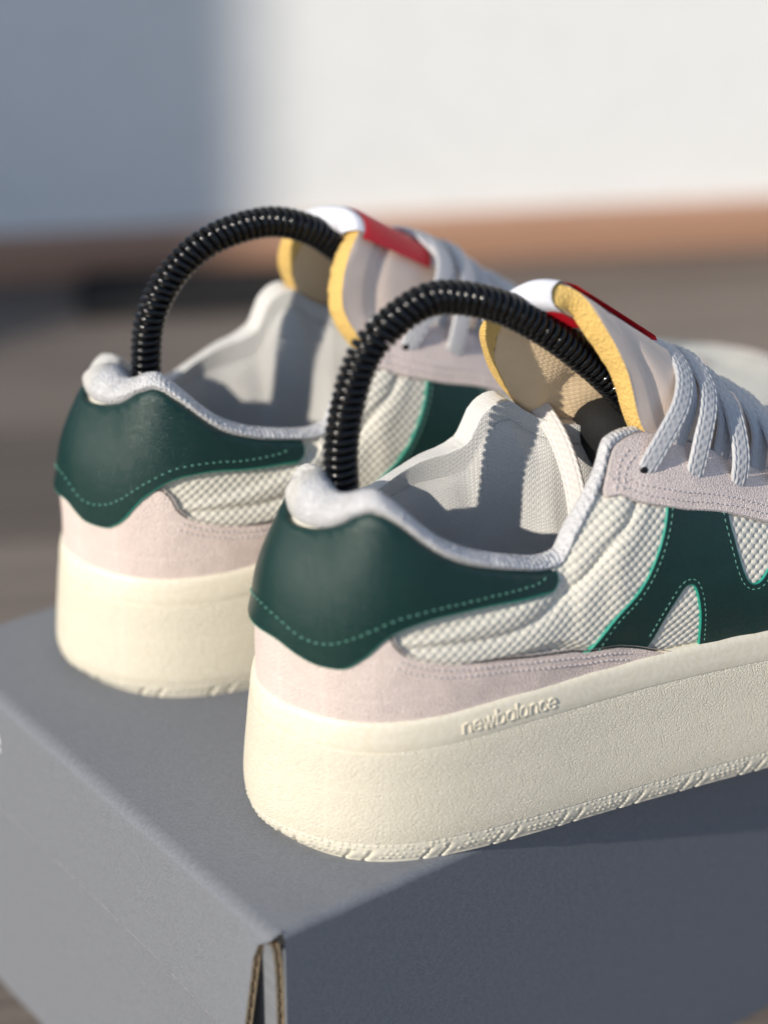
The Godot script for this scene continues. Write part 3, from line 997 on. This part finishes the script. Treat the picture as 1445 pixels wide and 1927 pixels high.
func tongue(t: Node3D, is_front: bool) -> void:
	var pts := [Vector3(109, 97, -22), Vector3(91.5, 105.4, -25), Vector3(84.8, 112, -23.5), Vector3(79.3, 122, -20.5), Vector3(75.5, 131.5, -16), Vector3(77, 141, -9), Vector3(84, 148.6, -1), Vector3(92.8, 147.2, 6), Vector3(98, 138.2, 12.5), Vector3(103.2, 125.4, 17), Vector3(107.9, 108.2, 19), Vector3(118, 97, 19)]
	if not is_front:
		pts = [Vector3(112, 88, -24), Vector3(102.7, 92, -24.5), Vector3(91, 100.5, -25), Vector3(84.7, 110, -22), Vector3(82, 119, -18.5), Vector3(83, 128, -13.5), Vector3(89, 136, -6), Vector3(96, 137.5, 2), Vector3(97, 134, 8.5), Vector3(91, 128.5, 14), Vector3(86.8, 121, 17.5), Vector3(86, 112, 20), Vector3(91, 103, 23), Vector3(102, 97, 24)]
	tong_e = []
	for e in pts: tong_e.append(e + Vector3(0, drop, 0) * 0.0)
	var th := 5.6
	var b := Buf.new()
	var rows := []
	var uvs := []
	var nt := 70
	# outer cloth
	for k in 31:
		var row := PackedVector3Array()
		var tv := PackedVector2Array()
		var s := pow(k / 30.0, 1.4)
		for j in nt + 1:
			var a := -1.0 + 2.0 * j / nt
			var wob := 0.5 * fine_noise.get_noise_2d(a * 160.0, s * 300.0)
			wob -= 1.3 * exp(-pow((s - 0.10 - 0.02 * a) / 0.018, 2.0)) * clampf(a * 3.0, 0.0, 1.0)
			row.append(tong(a, s, -wob if s > 0.0 else 0.001)); tv.append(Vector2(a * 60.0, s * 110.0) * 0.01)
		rows.append(row); uvs.append(tv)
	b.grid(rows, uvs, false)
	var body := commit(b, "tongue", M.tongue, t)
	b = Buf.new(); rows = []; uvs = []
	for k in 31:
		var row := PackedVector3Array()
		var tv := PackedVector2Array()
		var s := pow(k / 30.0, 1.4)
		for j in nt + 1:
			var a := -1.0 + 2.0 * j / nt
			var wob := 0.7 * fine_noise.get_noise_2d(a * 90.0 + 40.0, s * 160.0)
			# one deep crease where the lining bends
			wob -= 1.8 * exp(-pow((s - 0.13 - 0.25 * (a + 0.55)) / 0.028, 2.0)) * clampf(-a * 4.0, 0.0, 1.0)
			var puff := 0.5 * (1.0 - exp(-s / 0.04))
			row.append(tong(a, s, th + wob + puff)); tv.append(Vector2(a * 60.0, s * 110.0) * 0.01)
		rows.append(row); uvs.append(tv)
	b.grid(rows, uvs, true)
	commit(b, "tongue_lining", M.tongue_in, body)
	# raw foam edge, a little ragged
	b = Buf.new(); rows = []; uvs = []
	for k in 9:
		var row := PackedVector3Array()
		var tv := PackedVector2Array()
		var f := k / 8.0
		for j in 421:
			var a := -1.0 + 2.0 * j / 420.0
			var rag := 0.55 * fine_noise.get_noise_2d(a * 700.0, 3.0) + 0.35 * fine_noise.get_noise_2d(a * 2200.0, f * 60.0)
			var q := tong(a, 0.0, 0.001 + f * th * (1.0 + 0.25 * clampf(a * 2.0, 0.0, 1.0)))
			var out := (tong(a, 0.0) - tong(a, 0.02)).normalized()
			row.append(q + out * (0.9 * sin(PI * f) + rag * (0.25 + 0.75 * f))); tv.append(Vector2(a * 60.0, f * 6.6) * 0.01)
		rows.append(row); uvs.append(tv)
	b.grid(rows, uvs, true)
	commit(b, "foam_edge", M.foam, body)
	# satin label folded over the top edge: white in the fold, red outside and along its inner hem
	var label := func(from: float, to: float, path: Array, m: Material, called: String, par: Node) -> Node:
		var lb := Buf.new()
		var lr := []
		var lu := []
		for e in path:
			var row := PackedVector3Array()
			var tv := PackedVector2Array()
			for j in 31:
				var a := lerpf(from, to, j / 30.0)
				var s0: float = e[0]
				var d0: float = e[1]
				if d0 > 2.0:
					var k := clampf((a + 0.2) / 0.24, 0.0, 1.0)
					s0 = lerpf(-2.8, s0, k); d0 = lerpf(2.0, d0, k)
				var o := tong(a, maxf(s0, 0.0), d0)
				if s0 < 0.0: o += (tong(a, 0.0) - tong(a, 0.03)).normalized() * -s0
				o += tong_n(a, 0.05) * 0.3 * fine_noise.get_noise_2d(a * 120.0, e[0] * 40.0 + e[1] * 8.0)
				row.append(o); tv.append(Vector2(a * 30.0, lr.size() * 2.0) * 0.01)
			lr.append(row); lu.append(tv)
		lb.grid(lr, lu, false)
		return commit(lb, called, m, par)
	var lab: Node = label.call(-0.2, 0.2 if is_front else 0.26, [[0.3, -0.7], [0.2, -0.8], [0.1, -0.9], [0.03, -1.0], [-0.6, -0.9], [-1.8, 0.2], [-2.8, 2.0], [-3.0, 3.6], [-2.2, 5.4], [-0.4, 6.6], [0.02, 7.0], [0.04, 6.6], [0.06, 6.5]], M.satin, "satin_label", body)
	label.call(-0.19, 0.215 if is_front else 0.3, [[0.31 if is_front else 0.27, -0.9], [0.3 if is_front else 0.26, -2.0], [0.2, -2.1], [0.1, -2.1], [0.03, -2.0], [0.012, -1.5]], M.red, "red_print", lab)
	label.call(-0.12, 0.185, [[0.036, 6.95], [0.06, 6.9], [0.09, 6.9], [0.12, 6.9]], M.red, "red_print", lab)

func laces(t: Node3D, is_front: bool) -> void:
	var sh := Vector3.ZERO
	var runs := [
		[Vector3(103.2, 96.6, 24.6), Vector3(104.5, 99.2, 26.2), Vector3(111.4, 106.0, 24.2), Vector3(119.4, 113.6, 20.4), Vector3(125.0, 119.2, 12.5), Vector3(127.2, 122.4, 0), Vector3(127, 117, -12), Vector3(124, 105, -21), Vector3(120, 96, -25)],
		[Vector3(120.2, 90.4, 24.6), Vector3(121.0, 93.0, 26.2), Vector3(124.6, 101.8, 24.2), Vector3(129.4, 110.4, 19.6), Vector3(133.2, 114.6, 12.0), Vector3(134.6, 118.6, -1), Vector3(135, 111, -13), Vector3(133, 98, -22), Vector3(130, 90, -25)],
		[Vector3(136.5, 85.0, 24.0), Vector3(137.2, 87.6, 25.8), Vector3(139, 95.6, 23.6), Vector3(140.4, 104.8, 16.8), Vector3(141, 109.4, 8.6), Vector3(141.4, 112.2, -3), Vector3(143, 104, -14), Vector3(146, 92, -21), Vector3(147, 84, -25)],
		[Vector3(152.6, 79.2, 23.4), Vector3(153.2, 81.8, 25.0), Vector3(154.4, 89, 22.4), Vector3(155.2, 96.4, 15.4), Vector3(155.6, 100, 7.6), Vector3(156, 101.6, -3), Vector3(157, 94, -13), Vector3(160, 84, -20), Vector3(162, 78, -24)],
		[Vector3(168.6, 73.8, 22.0), Vector3(169, 76.4, 23.6), Vector3(170, 82.4, 20.0), Vector3(170.6, 88, 13), Vector3(171, 90.4, 6), Vector3(171.6, 91, -3), Vector3(172.6, 86, -11), Vector3(175, 79, -17), Vector3(178, 73, -21)]]
	var under := [
		[Vector3(112, 98, -25), Vector3(115, 112, -19), Vector3(120, 124.6, -6), Vector3(126, 120.6, 8), Vector3(124.6, 112.4, 16.6), Vector3(120, 103.5, 19.4), Vector3(117, 98, 20)],
		[Vector3(128, 92, -25), Vector3(130, 106, -19), Vector3(134, 116.4, -6), Vector3(139, 110.6, 8), Vector3(138.6, 104, 15.6), Vector3(136, 96, 18.8), Vector3(134, 91, 19.4)],
		[Vector3(144, 86, -24), Vector3(145, 98, -17), Vector3(149, 106, -5), Vector3(152, 101.6, 8), Vector3(152, 95.4, 14.6), Vector3(150, 88.6, 17.6), Vector3(149, 84, 18.6)],
		[Vector3(160, 80, -22), Vector3(161, 88, -15), Vector3(165, 93.4, -4), Vector3(167, 90.6, 8), Vector3(167, 86, 13), Vector3(166, 80.6, 16), Vector3(165, 77, 17)]]
	for set_ in [[runs, 6.0, 0.55], [under, 6.2, 0.9]]:
		for r in set_[0]:
			var pts := []
			var ns := []
			for k in r.size():
				var e: Vector3 = r[k]
				pts.append(e + sh * (1.0 if is_front else 1.4))
				var f := clampf(e.z / 25.0, -1.0, 1.0)
				ns.append(Vector3(0.5 * (1.0 - absf(f)) + 0.05, 0.85 - 0.35 * absf(f), f * 0.95).normalized())
			lace(t, "lace", pts, ns, set_[1], 1.4, M.lace, set_[2])
	if is_front:
		lace(t, "lace", [Vector3(97, 107, -24), Vector3(96, 104.6, -19), Vector3(95.6, 99, -6), Vector3(93.5, 93, 5), Vector3(90.5, 87, 14), Vector3(88, 80, 20)], [Vector3(-0.5, 0.7, 0.6), Vector3(-0.5, 0.7, 0.6), Vector3(-0.55, 0.6, 0.6), Vector3(-0.55, 0.6, 0.6), Vector3(-0.55, 0.6, 0.6), Vector3(-0.5, 0.6, 0.6)], 6.0, 1.6, M.strap, 0.95)

# ---------------------------------------------------------------- shoe tree

func make_tree(label: String, pts: Array) -> Node3D:
	var t := thing("shoe_tree", label, "shoe tree", "sprung shoe trees")
	var path := even3(smooth3(pts, 14), 0.5)
	var f := frames(path, Vector3(0, 0, 1))
	var helix := PackedVector3Array()
	var pitch := 2.36
	var total := (path.size() - 1) * 0.5
	var turns := total / pitch
	var steps := int(turns * 26.0)
	for k in steps:
		var s := float(k) / steps * (path.size() - 1)
		var i := mini(int(s), path.size() - 2)
		var c := path[i].lerp(path[i + 1], s - i)
		var an := TAU * k / 26.0
		var wob := 0.04 * fine_noise.get_noise_2d(k * 1.6, pts[0].x * 50.0)
		helix.append(c + (f[i][1] * cos(an) + f[i][2] * sin(an)) * (3.82 + wob) + f[i][0] * 0.5 * fine_noise.get_noise_2d(k * 0.5, 70.0))
	var b := Buf.new()
	tube(b, helix, 1.06, 10, Vector3(0, 1, 0.2))
	commit(b, "spring_coil", M.coil, t)
	b = Buf.new()
	tube(b, path, 2.6, 10, Vector3(0, 0, 1))
	commit(b, "spring_core", M.black, t)
	b = Buf.new()
	ellipsoid(b, pts[0] + Vector3(0, -4, 0), Vector3(11, 9, 12))
	commit(b, "heel_knob", M.black, t)
	b = Buf.new()
	ellipsoid(b, Vector3(182, 54, -2), Vector3(48, 8, 24), Basis(Vector3(0, 0, 1), -0.06))
	ellipsoid(b, Vector3(125, 87, -7), Vector3(17, 14, 25), Basis(Vector3(0, 0, 1), -0.72) * Basis(Vector3(0, 1, 0), PI / 2) )
	ellipsoid(b, Vector3(148, 68, -3), Vector3(30, 10, 15), Basis(Vector3(0, 0, 1), -0.45))
	commit(b, "toe_form", M.form, t)
	return t

# ---------------------------------------------------------------- shoe box: x along the long face, z out of it, origin at the near top corner

func corrugated(parent: Node, called: String, path: PackedVector3Array, across: Vector3, depth: Vector3) -> void:
	# the cut edge of a board: two liners with the flute waving between them
	var liners := Buf.new()
	for strip in [[[0.05, 0.0], [0.6, 0.0], [0.6, 2.8]], [[2.0, 2.8], [2.0, 0.0], [2.55, 0.0]]]:
		var rows := []
		var uvs := []
		for w in strip:
			var row := PackedVector3Array()
			var tv := PackedVector2Array()
			for k in path.size():
				row.append(path[k] + across * w[0] + depth * w[1]); tv.append(Vector2(k, w[0]) * 0.01)
			rows.append(row); uvs.append(tv)
		# separate strips keep the corners sharp
		for r in 2: liners.grid([rows[r], rows[r + 1]], [uvs[r], uvs[r + 1]])
	var o := commit(liners, called, M.card_raw, parent)
	var fl := Buf.new()
	var e2 := even3(path, 0.3)
	var rows2 := [[], [], [], []]
	var r0 := PackedVector3Array(); var r1 := PackedVector3Array(); var r2 := PackedVector3Array(); var r3 := PackedVector3Array()
	var tv := PackedVector2Array()
	for k in e2.size():
		var w := 1.3 + 0.62 * sin(TAU * k * 0.3 / 4.3)
		r0.append(e2[k] + across * (w - 0.2) + depth * 2.8); r1.append(e2[k] + across * (w - 0.2) + depth * 0.15)
		r2.append(e2[k] + across * (w + 0.2) + depth * 0.15); r3.append(e2[k] + across * (w + 0.2) + depth * 2.8)
		tv.append(Vector2(k * 0.01, 0))
	fl.grid([r0, r1], [tv, tv]); fl.grid([r1, r2], [tv, tv]); fl.grid([r2, r3], [tv, tv])
	commit(fl, "flute", M.card_raw, o)
	var bk := Buf.new()
	var a0 := PackedVector3Array(); var a1 := PackedVector3Array()
	for k in path.size():
		a0.append(path[k] + depth * 2.9 + across * 0.1); a1.append(path[k] + depth * 2.9 + across * 2.5)
	var tz := PackedVector2Array(); tz.resize(path.size())
	bk.grid([a0, a1], [tz, tz])
	commit(bk, "flute_hollow", M.card_raw, o)

func make_box() -> Node3D:
	var t := thing("shoe_box", "grey corrugated cardboard shoe box with a frayed open corner under both sneakers", "shoe box")
	var L := 330.0
	var W := 195.0
	var H := 120.0
	var R := 2.6
	# lid: top sheet rolled over the long face in one piece
	var b := Buf.new()
	var rows := []
	var uvs := []
	var prof := [Vector2(-W + 3, -1.5), Vector2(-W + 3, 0)]
	for k in 9:
		prof.append(Vector2(-W * (1.0 - k / 8.0) + (3 if k == 0 else 0) - (R if k == 8 else 0.0), 0))
	for k in range(1, 7): prof.append(Vector2(-R + R * sin(PI / 2 * k / 6.0), -R + R * cos(PI / 2 * k / 6.0)))
	for k in range(1, 9): prof.append(Vector2(0, -R - (H - R) * k / 8.0))
	var arc := 0.0
	for k in prof.size():
		if k: arc += prof[k].distance_to(prof[k - 1])
		var row := PackedVector3Array()
		var tv := PackedVector2Array()
		for j in 67:
			var x := lerpf(lerpf(4.15, 4.4, clampf((-prof[k].y - 0.5) / 3.0, 0.0, 1.0)), L, pow(j / 66.0, 1.4))
			var dy := 0.0
			# worn crease: the fold is not quite straight
			if absf(prof[k].x) < 3.0 and prof[k].y > -4.0: dy = 0.35 * fine_noise.get_noise_2d(x * 5.0, 8.0)
			row.append(Vector3(x, prof[k].y + dy, prof[k].x)); tv.append(Vector2(x, arc) * 0.01)
		rows.append(row); uvs.append(tv)
	b.grid(rows, uvs, true)
	commit(b, "lid_and_long_side", M.card, t)
	# short side: one board folded down from the lid, creased a third of the way down and springing out near the open corner
	var flare := func(z: float, y: float) -> float:
		var d := clampf((-y - 3.0) / 38.0, 0.0, 1.0) * (1.0 if y > -41.0 else clampf((120.0 + y) / 79.0, 0.0, 1.0))
		return -0.2 - 0.9 * d - 5.2 * d * exp((z + 7.0) / 26.0)
	b = Buf.new(); rows = []; uvs = []
	var py := [0.0]
	var px := [R + 1.6]
	for k in range(1, 7):
		px.append(R + 1.6 - (R + 1.6) * sin(PI / 2 * k / 6.0)); py.append(-R + R * cos(PI / 2 * k / 6.0))
	for y in [-5.0, -10.0, -15.0, -20.0, -25.0, -30.0, -35.0, -39.0, -40.6, -41.0, -41.4, -43.0, -50.0, -60.0, -80.0, -100.0, -120.0]:
		px.append(0.0); py.append(y)
	var crease := []
	var border := []
	for k in px.size():
		var row := PackedVector3Array()
		var tv := PackedVector2Array()
		for j in 61:
			var z0 := lerpf(-0.6, -7.0, clampf((-py[k] - 1.2) / 5.0, 0.0, 1.0))
			var z := z0 - (W - 3.0 + z0) * pow(j / 60.0, 1.3)
			var f := clampf(-py[k] / 4.0, 0.0, 1.0)
			row.append(Vector3(px[k] + flare.call(z, py[k]) * f + 0.25 * f * clampf((-z - 7.0) / 12.0, 0.0, 1.0) * fine_noise.get_noise_2d(z * 3.0, 40.0), py[k] + 0.02, z)); tv.append(Vector2(z, py[k]) * 0.01)
		rows.append(row); uvs.append(tv)
		border.append(row[0])
		if py[k] == -41.0: crease = row
	b.grid(rows, uvs, true)
	var flap := commit(b, "side_flap", M.card, t)
	# the crease has lost its print: bare paper shows along it in a broken line
	b = Buf.new()
	var c3 := even3(PackedVector3Array(crease), 0.5)
	rows = []; uvs = []
	for e in [-1.0, 0.0, 1.0]:
		var row := PackedVector3Array()
		var tv := PackedVector2Array()
		for k in c3.size():
			var wd := 0.11 + 0.12 * fine_noise.get_noise_2d(k * 16.0, 5.0) + 0.10 * fine_noise.get_noise_2d(k * 90.0, 50.0)
			row.append(c3[k] + Vector3(-0.1 + 0.06 * absf(e) * 0.0, e * maxf(wd, 0.0), 0)); tv.append(Vector2(k * 0.01, e))
		rows.append(row); uvs.append(tv)
	b.grid(rows, uvs, true)
	commit(b, "worn_crease", M.card_raw2, flap)
	var edge := PackedVector3Array()
	for k in range(6, border.size()): edge.append(border[k])
	edge = even3(edge, 0.8)
	corrugated(flap, "corrugated_edge", edge, Vector3(1, 0, 0), Vector3(0.36, 0, -1))
	# back of the flap
	b = Buf.new()
	var f0 := PackedVector3Array(); var f1 := PackedVector3Array()
	var tf := PackedVector2Array()
	for k in edge.size():
		f0.append(edge[k] + Vector3(2.6, 0, 0)); f1.append(Vector3(2.6, edge[k].y, -90)); tf.append(Vector2(0, k * 0.02))
	b.grid([f0, f1], [tf, tf])
	commit(b, "flap_back", M.card_raw, flap)
	# inner tuck panel whose edge shows in the open corner
	b = Buf.new()
	var e2 := PackedVector3Array()
	for k in 46:
		var y := -3.4 - 114.0 * k / 45.0
		e2.append(Vector3(1.9 - 1.2 * exp((y + 3.4) / 5.0), y, -1.2))
	corrugated(t, "corrugated_edge", e2, Vector3(1, 0, 0), Vector3(0, 0, -1))
	for e in [0.0, 2.6]:
		var q0 := PackedVector3Array(); var q1 := PackedVector3Array()
		var tq := PackedVector2Array()
		for k in e2.size():
			q0.append(e2[k] + Vector3(e, 0, 0)); q1.append(e2[k] + Vector3(e + 2.5, 0, -60)); tq.append(Vector2(0, k * 0.02))
		b.grid([q0, q1], [tq, tq], e > 1.0)
	commit(b, "tuck_panel", M.card, t)
	# raw edge of the long side at the corner, seen end-on
	b = Buf.new()
	block(b, Vector3(4.6, -H, -2.7), Vector3(5.4, -6.0, -0.15))
	commit(b, "board_edge", M.card, t)
	# a printed white letter, mostly past the edge of the picture
	var fnt := SystemFont.new()
	fnt.font_names = PackedStringArray(["Droid Sans"])
	fnt.font_weight = 700
	var tm := TextMesh.new()
	tm.text = "e"; tm.font = fnt; tm.font_size = 40; tm.pixel_size = 0.00036; tm.depth = 0.00015
	tm.material = M.print
	var mi := MeshInstance3D.new()
	mi.name = "printed_letter"; mi.mesh = tm
	mi.position = Vector3(-0.0007, -0.0148, -0.1535)
	mi.rotation_degrees = Vector3(0, -90, 0)
	flap.add_child(mi, true)
	t.position = Vector3(-0.0299, BOX_TOP, -0.4865)
	t.rotation_degrees.y = 37.0
	return t

# ---------------------------------------------------------------- floor and wall

func make_room() -> void:
	var fl := Node3D.new()
	fl.name = "floor"; fl.set_meta("kind", "structure")
	add_child(fl, true)
	var b := Buf.new()
	block(b, Vector3(-3000, -40, -1800), Vector3(3000, -6, 2200), 0.002)
	commit(b, "subfloor", M.subfloor, fl)
	var variants := []
	for k in 5:
		var pb := Buf.new()
		var lo := Vector3(-596, -6, -64)
		var hi := Vector3(596, 0, 64)
		var o := Vector2(k * 0.37, k * 0.21)
		var r := 1.6
		# bevelled plank: top, and four small chamfers
		var a := [Vector3(lo.x + r, 0, lo.z + r), Vector3(hi.x - r, 0, lo.z + r), Vector3(hi.x - r, 0, hi.z - r), Vector3(lo.x + r, 0, hi.z - r)]
		var c := [Vector3(lo.x, -r, lo.z), Vector3(hi.x, -r, lo.z), Vector3(hi.x, -r, hi.z), Vector3(lo.x, -r, hi.z)]
		var d := [Vector3(lo.x, -6, lo.z), Vector3(hi.x, -6, lo.z), Vector3(hi.x, -6, hi.z), Vector3(lo.x, -6, hi.z)]
		var nn := [Vector3(0, 0, -1), Vector3(1, 0, 0), Vector3(0, 0, 1), Vector3(-1, 0, 0)]
		var i0 := pb.add(a[0], Vector3.UP, Vector2(0, 0) + o)
		pb.add(a[1], Vector3.UP, Vector2(1.0, 0) + o); pb.add(a[2], Vector3.UP, Vector2(1.0, 0.22) + o); pb.add(a[3], Vector3.UP, Vector2(0, 0.22) + o)
		pb.quad(i0, i0 + 1, i0 + 2, i0 + 3)
		for j in 4:
			pb.flat(a[j], a[(j + 1) % 4], c[(j + 1) % 4], c[j], (nn[j] + Vector3.UP).normalized(), 0.001)
			pb.flat(c[j], c[(j + 1) % 4], d[(j + 1) % 4], d[j], nn[j], 0.001)
		var tone := 0.86 + 0.07 * k
		var m := std(Color(tone, tone * 0.99, tone * 0.98), 0.55, T.fuzz, 0.004, 1.0, T.wood)
		variants.append(commit(pb, "floor_plank", m, fl))
	var used := 0
	var yaw := deg_to_rad(8.2)
	for row in range(-1, 26):
		for col in range(-2, 2):
			var o: MeshInstance3D = variants[used] if used < 5 else variants[rng.randi() % 5].duplicate()
			if used >= 5: fl.add_child(o, true); o.name = "floor_plank_%03d" % used
			used += 1
			var u := Vector3(cos(yaw), 0, -sin(yaw))
			var w := Vector3(sin(yaw), 0, cos(yaw))
			o.position = Vector3(0.0, 0.0, -1.34) + u * (col * 1.193 + 0.37 * ((row * 7) % 3) + 0.3) + w * (row * 0.129 + 0.05)
			o.rotation.y = yaw
	# white wall with a wooden skirting along its foot
	var wl := Node3D.new()
	wl.name = "wall"; wl.set_meta("kind", "structure")
	add_child(wl, true)
	b = Buf.new()
	block(b, Vector3(-2600, 0.0, -120), Vector3(2600, 2600, 0), 0.002)
	commit(b, "wall_face", M.wall, wl)
	b = Buf.new(); 
	var rows := []
	var uvs := []
	for e in [[0.0, 0.5], [13.0, 0.5], [13.0, 21.0], [12.0, 24.5], [9.0, 27.0], [4.0, 28.0], [0.0, 28.0]]:
		rows.append(PackedVector3Array([Vector3(-2600, e[1], e[0]), Vector3(2600, e[1], e[0])]))
		uvs.append(PackedVector2Array([Vector2(0, e[1] * 0.02), Vector2(10, e[1] * 0.02)]))
	for r in rows.size() - 1: b.grid([rows[r], rows[r + 1]], [uvs[r], uvs[r + 1]])
	commit(b, "skirting", M.trim, wl)
	wl.position = Vector3(0, 0, -1.300 - 0.013)
	wl.rotation.y = yaw
	var slab_ := thing("added_slab", "added dark slab lying on the floor at the foot of the white wall", "slab")  # low dark slab, added to stand for a dark patch below the skirting
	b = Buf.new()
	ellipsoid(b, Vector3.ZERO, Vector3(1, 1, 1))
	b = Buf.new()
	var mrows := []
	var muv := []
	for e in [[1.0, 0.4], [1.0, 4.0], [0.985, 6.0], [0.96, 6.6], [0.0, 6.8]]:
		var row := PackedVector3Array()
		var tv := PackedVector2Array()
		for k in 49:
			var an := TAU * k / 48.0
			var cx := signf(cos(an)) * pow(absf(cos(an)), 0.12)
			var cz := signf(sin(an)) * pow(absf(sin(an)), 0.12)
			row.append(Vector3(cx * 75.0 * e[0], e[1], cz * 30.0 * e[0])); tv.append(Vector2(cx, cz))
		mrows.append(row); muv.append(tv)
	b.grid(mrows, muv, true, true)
	commit(b, "slab_body", M.slab, slab_)
	slab_.position = Vector3(-0.104, 0, -1.252)
	slab_.rotation.y = yaw
	# the end of a wall beside the opening the sun comes through: its shadow falls on the left of the white wall
	b = Buf.new()
	block(b, Vector3(-900, 0, -60), Vector3(0, 2600, 60), 0.002)
	var pier := commit(b, "side_wall", M.wall, self)
	pier.set_meta("kind", "structure")
	var az := deg_to_rad(SUN_AZ)
	var foot := Vector3(-0.066, 0, -1.31)
	pier.position = foot + Vector3(-sin(az), 0, cos(az)) * 3.4
	pier.rotation.y = az * -1.0

# ---------------------------------------------------------------- build

func _ready() -> void:
	rng.seed = 7
	fine_noise.seed = 3; fine_noise.frequency = 0.01; fine_noise.fractal_octaves = 3
	var cam := Camera3D.new()
	cam.name = "camera"
	cam.position = Vector3(0, 0.375 + BOX_TOP, 0)
	cam.rotation_degrees = Vector3(-27.0, 0, 0)
	cam.near = 0.02; cam.far = 60.0
	var at := CameraAttributesPhysical.new()
	at.frustum_focal_length = 53.41
	at.frustum_focus_distance = 0.65
	at.frustum_near = 0.02
	at.frustum_far = 60.0
	at.exposure_aperture = 2.8
	at.auto_exposure_enabled = false
	cam.attributes = at
	cam.fov = 25.33
	add_child(cam)
	cam.current = true
	var env := Environment.new()
	env.background_mode = Environment.BG_SKY
	var sky := Sky.new()
	var sm := ProceduralSkyMaterial.new()
	sm.sky_top_color = Color(0.42, 0.52, 0.66)
	sm.sky_horizon_color = Color(0.79, 0.86, 0.94)
	sm.sky_curve = 0.25
	sm.ground_bottom_color = Color(0.3, 0.28, 0.26)
	sm.ground_horizon_color = Color(0.5, 0.5, 0.5)
	sm.sky_energy_multiplier = 0.97
	sky.sky_material = sm
	env.sky = sky
	env.tonemap_mode = Environment.TONE_MAPPER_LINEAR
	env.tonemap_exposure = 1.14
	env.sdfgi_enabled = true; env.ssao_enabled = true; env.ssil_enabled = true
	var we := WorldEnvironment.new()
	we.name = "daylight"
	we.environment = env
	add_child(we)
	var sun := DirectionalLight3D.new()
	sun.name = "sun"
	sun.light_energy = 1.22
	sun.light_color = Color(1.0, 0.965, 0.91)
	sun.light_angular_distance = 0.6
	sun.shadow_enabled = true
	var az := deg_to_rad(SUN_AZ)
	var el := deg_to_rad(SUN_EL)
	add_child(sun)
	sun.look_at_from_position(Vector3.ZERO, -Vector3(-sin(az) * cos(el), sin(el), cos(az) * cos(el)), Vector3.UP)

	make_materials()
	M.mesh_far = M.mesh
	M.card_raw2 = std(c8(186, 184, 182), 0.9, T.fuzz, 0.01, 8.0)
	prepare_rim()
	make_room()
	make_box()
	var yaw := deg_to_rad(28.0)
	var ax := Vector3(cos(yaw), 0, -sin(yaw))
	var nz := Vector3(sin(yaw), 0, cos(yaw))
	for shoe in [true, false]:
		drop = 0.0 if shoe else 3.4
		bend = -8.0 if shoe else 8.0
		var label := "sneaker nearest the box corner, its outer side facing us" if shoe else "sneaker standing further back, half hidden behind the nearer one"
		var s := make_shoe(label, shoe, 0.0 if shoe else -8.0)
		s.position = ax * (0.2255 if shoe else 0.209) + nz * (-0.493 if shoe else -0.6005) + Vector3(0, BOX_TOP, 0)
		s.rotation.y = yaw
		var path := [Vector3(25, 62, 0), Vector3(24.4, 80, 0), Vector3(24, 96.5, 0), Vector3(23.6, 111.8, 0), Vector3(25.8, 125.4, 0), Vector3(31.5, 139.6, 0), Vector3(42.6, 148, 0), Vector3(53.9, 150.5, 0), Vector3(70.4, 145.4, 0.5), Vector3(86.0, 135.6, 1.5), Vector3(100.4, 123.4, 2), Vector3(109.7, 114, 2), Vector3(122, 101, 0), Vector3(134, 86, 0)]
		if not shoe:
			path = [Vector3(27.6, 60, 0), Vector3(27.4, 78, 0), Vector3(27.6, 92.8, 0), Vector3(30.1, 113.4, 0), Vector3(38.9, 127.3, 0), Vector3(51.5, 135.3, 0), Vector3(69.4, 137.7, 0), Vector3(83.8, 133, 0), Vector3(96, 123.5, 0), Vector3(110, 110, 0), Vector3(122, 98, 0), Vector3(134, 86, 0)]
		var tr := make_tree("black coil shoe tree arching out of the nearer sneaker" if shoe else "black coil shoe tree arching out of the sneaker further back", path)
		tr.position = s.position
		tr.rotation.y = yaw
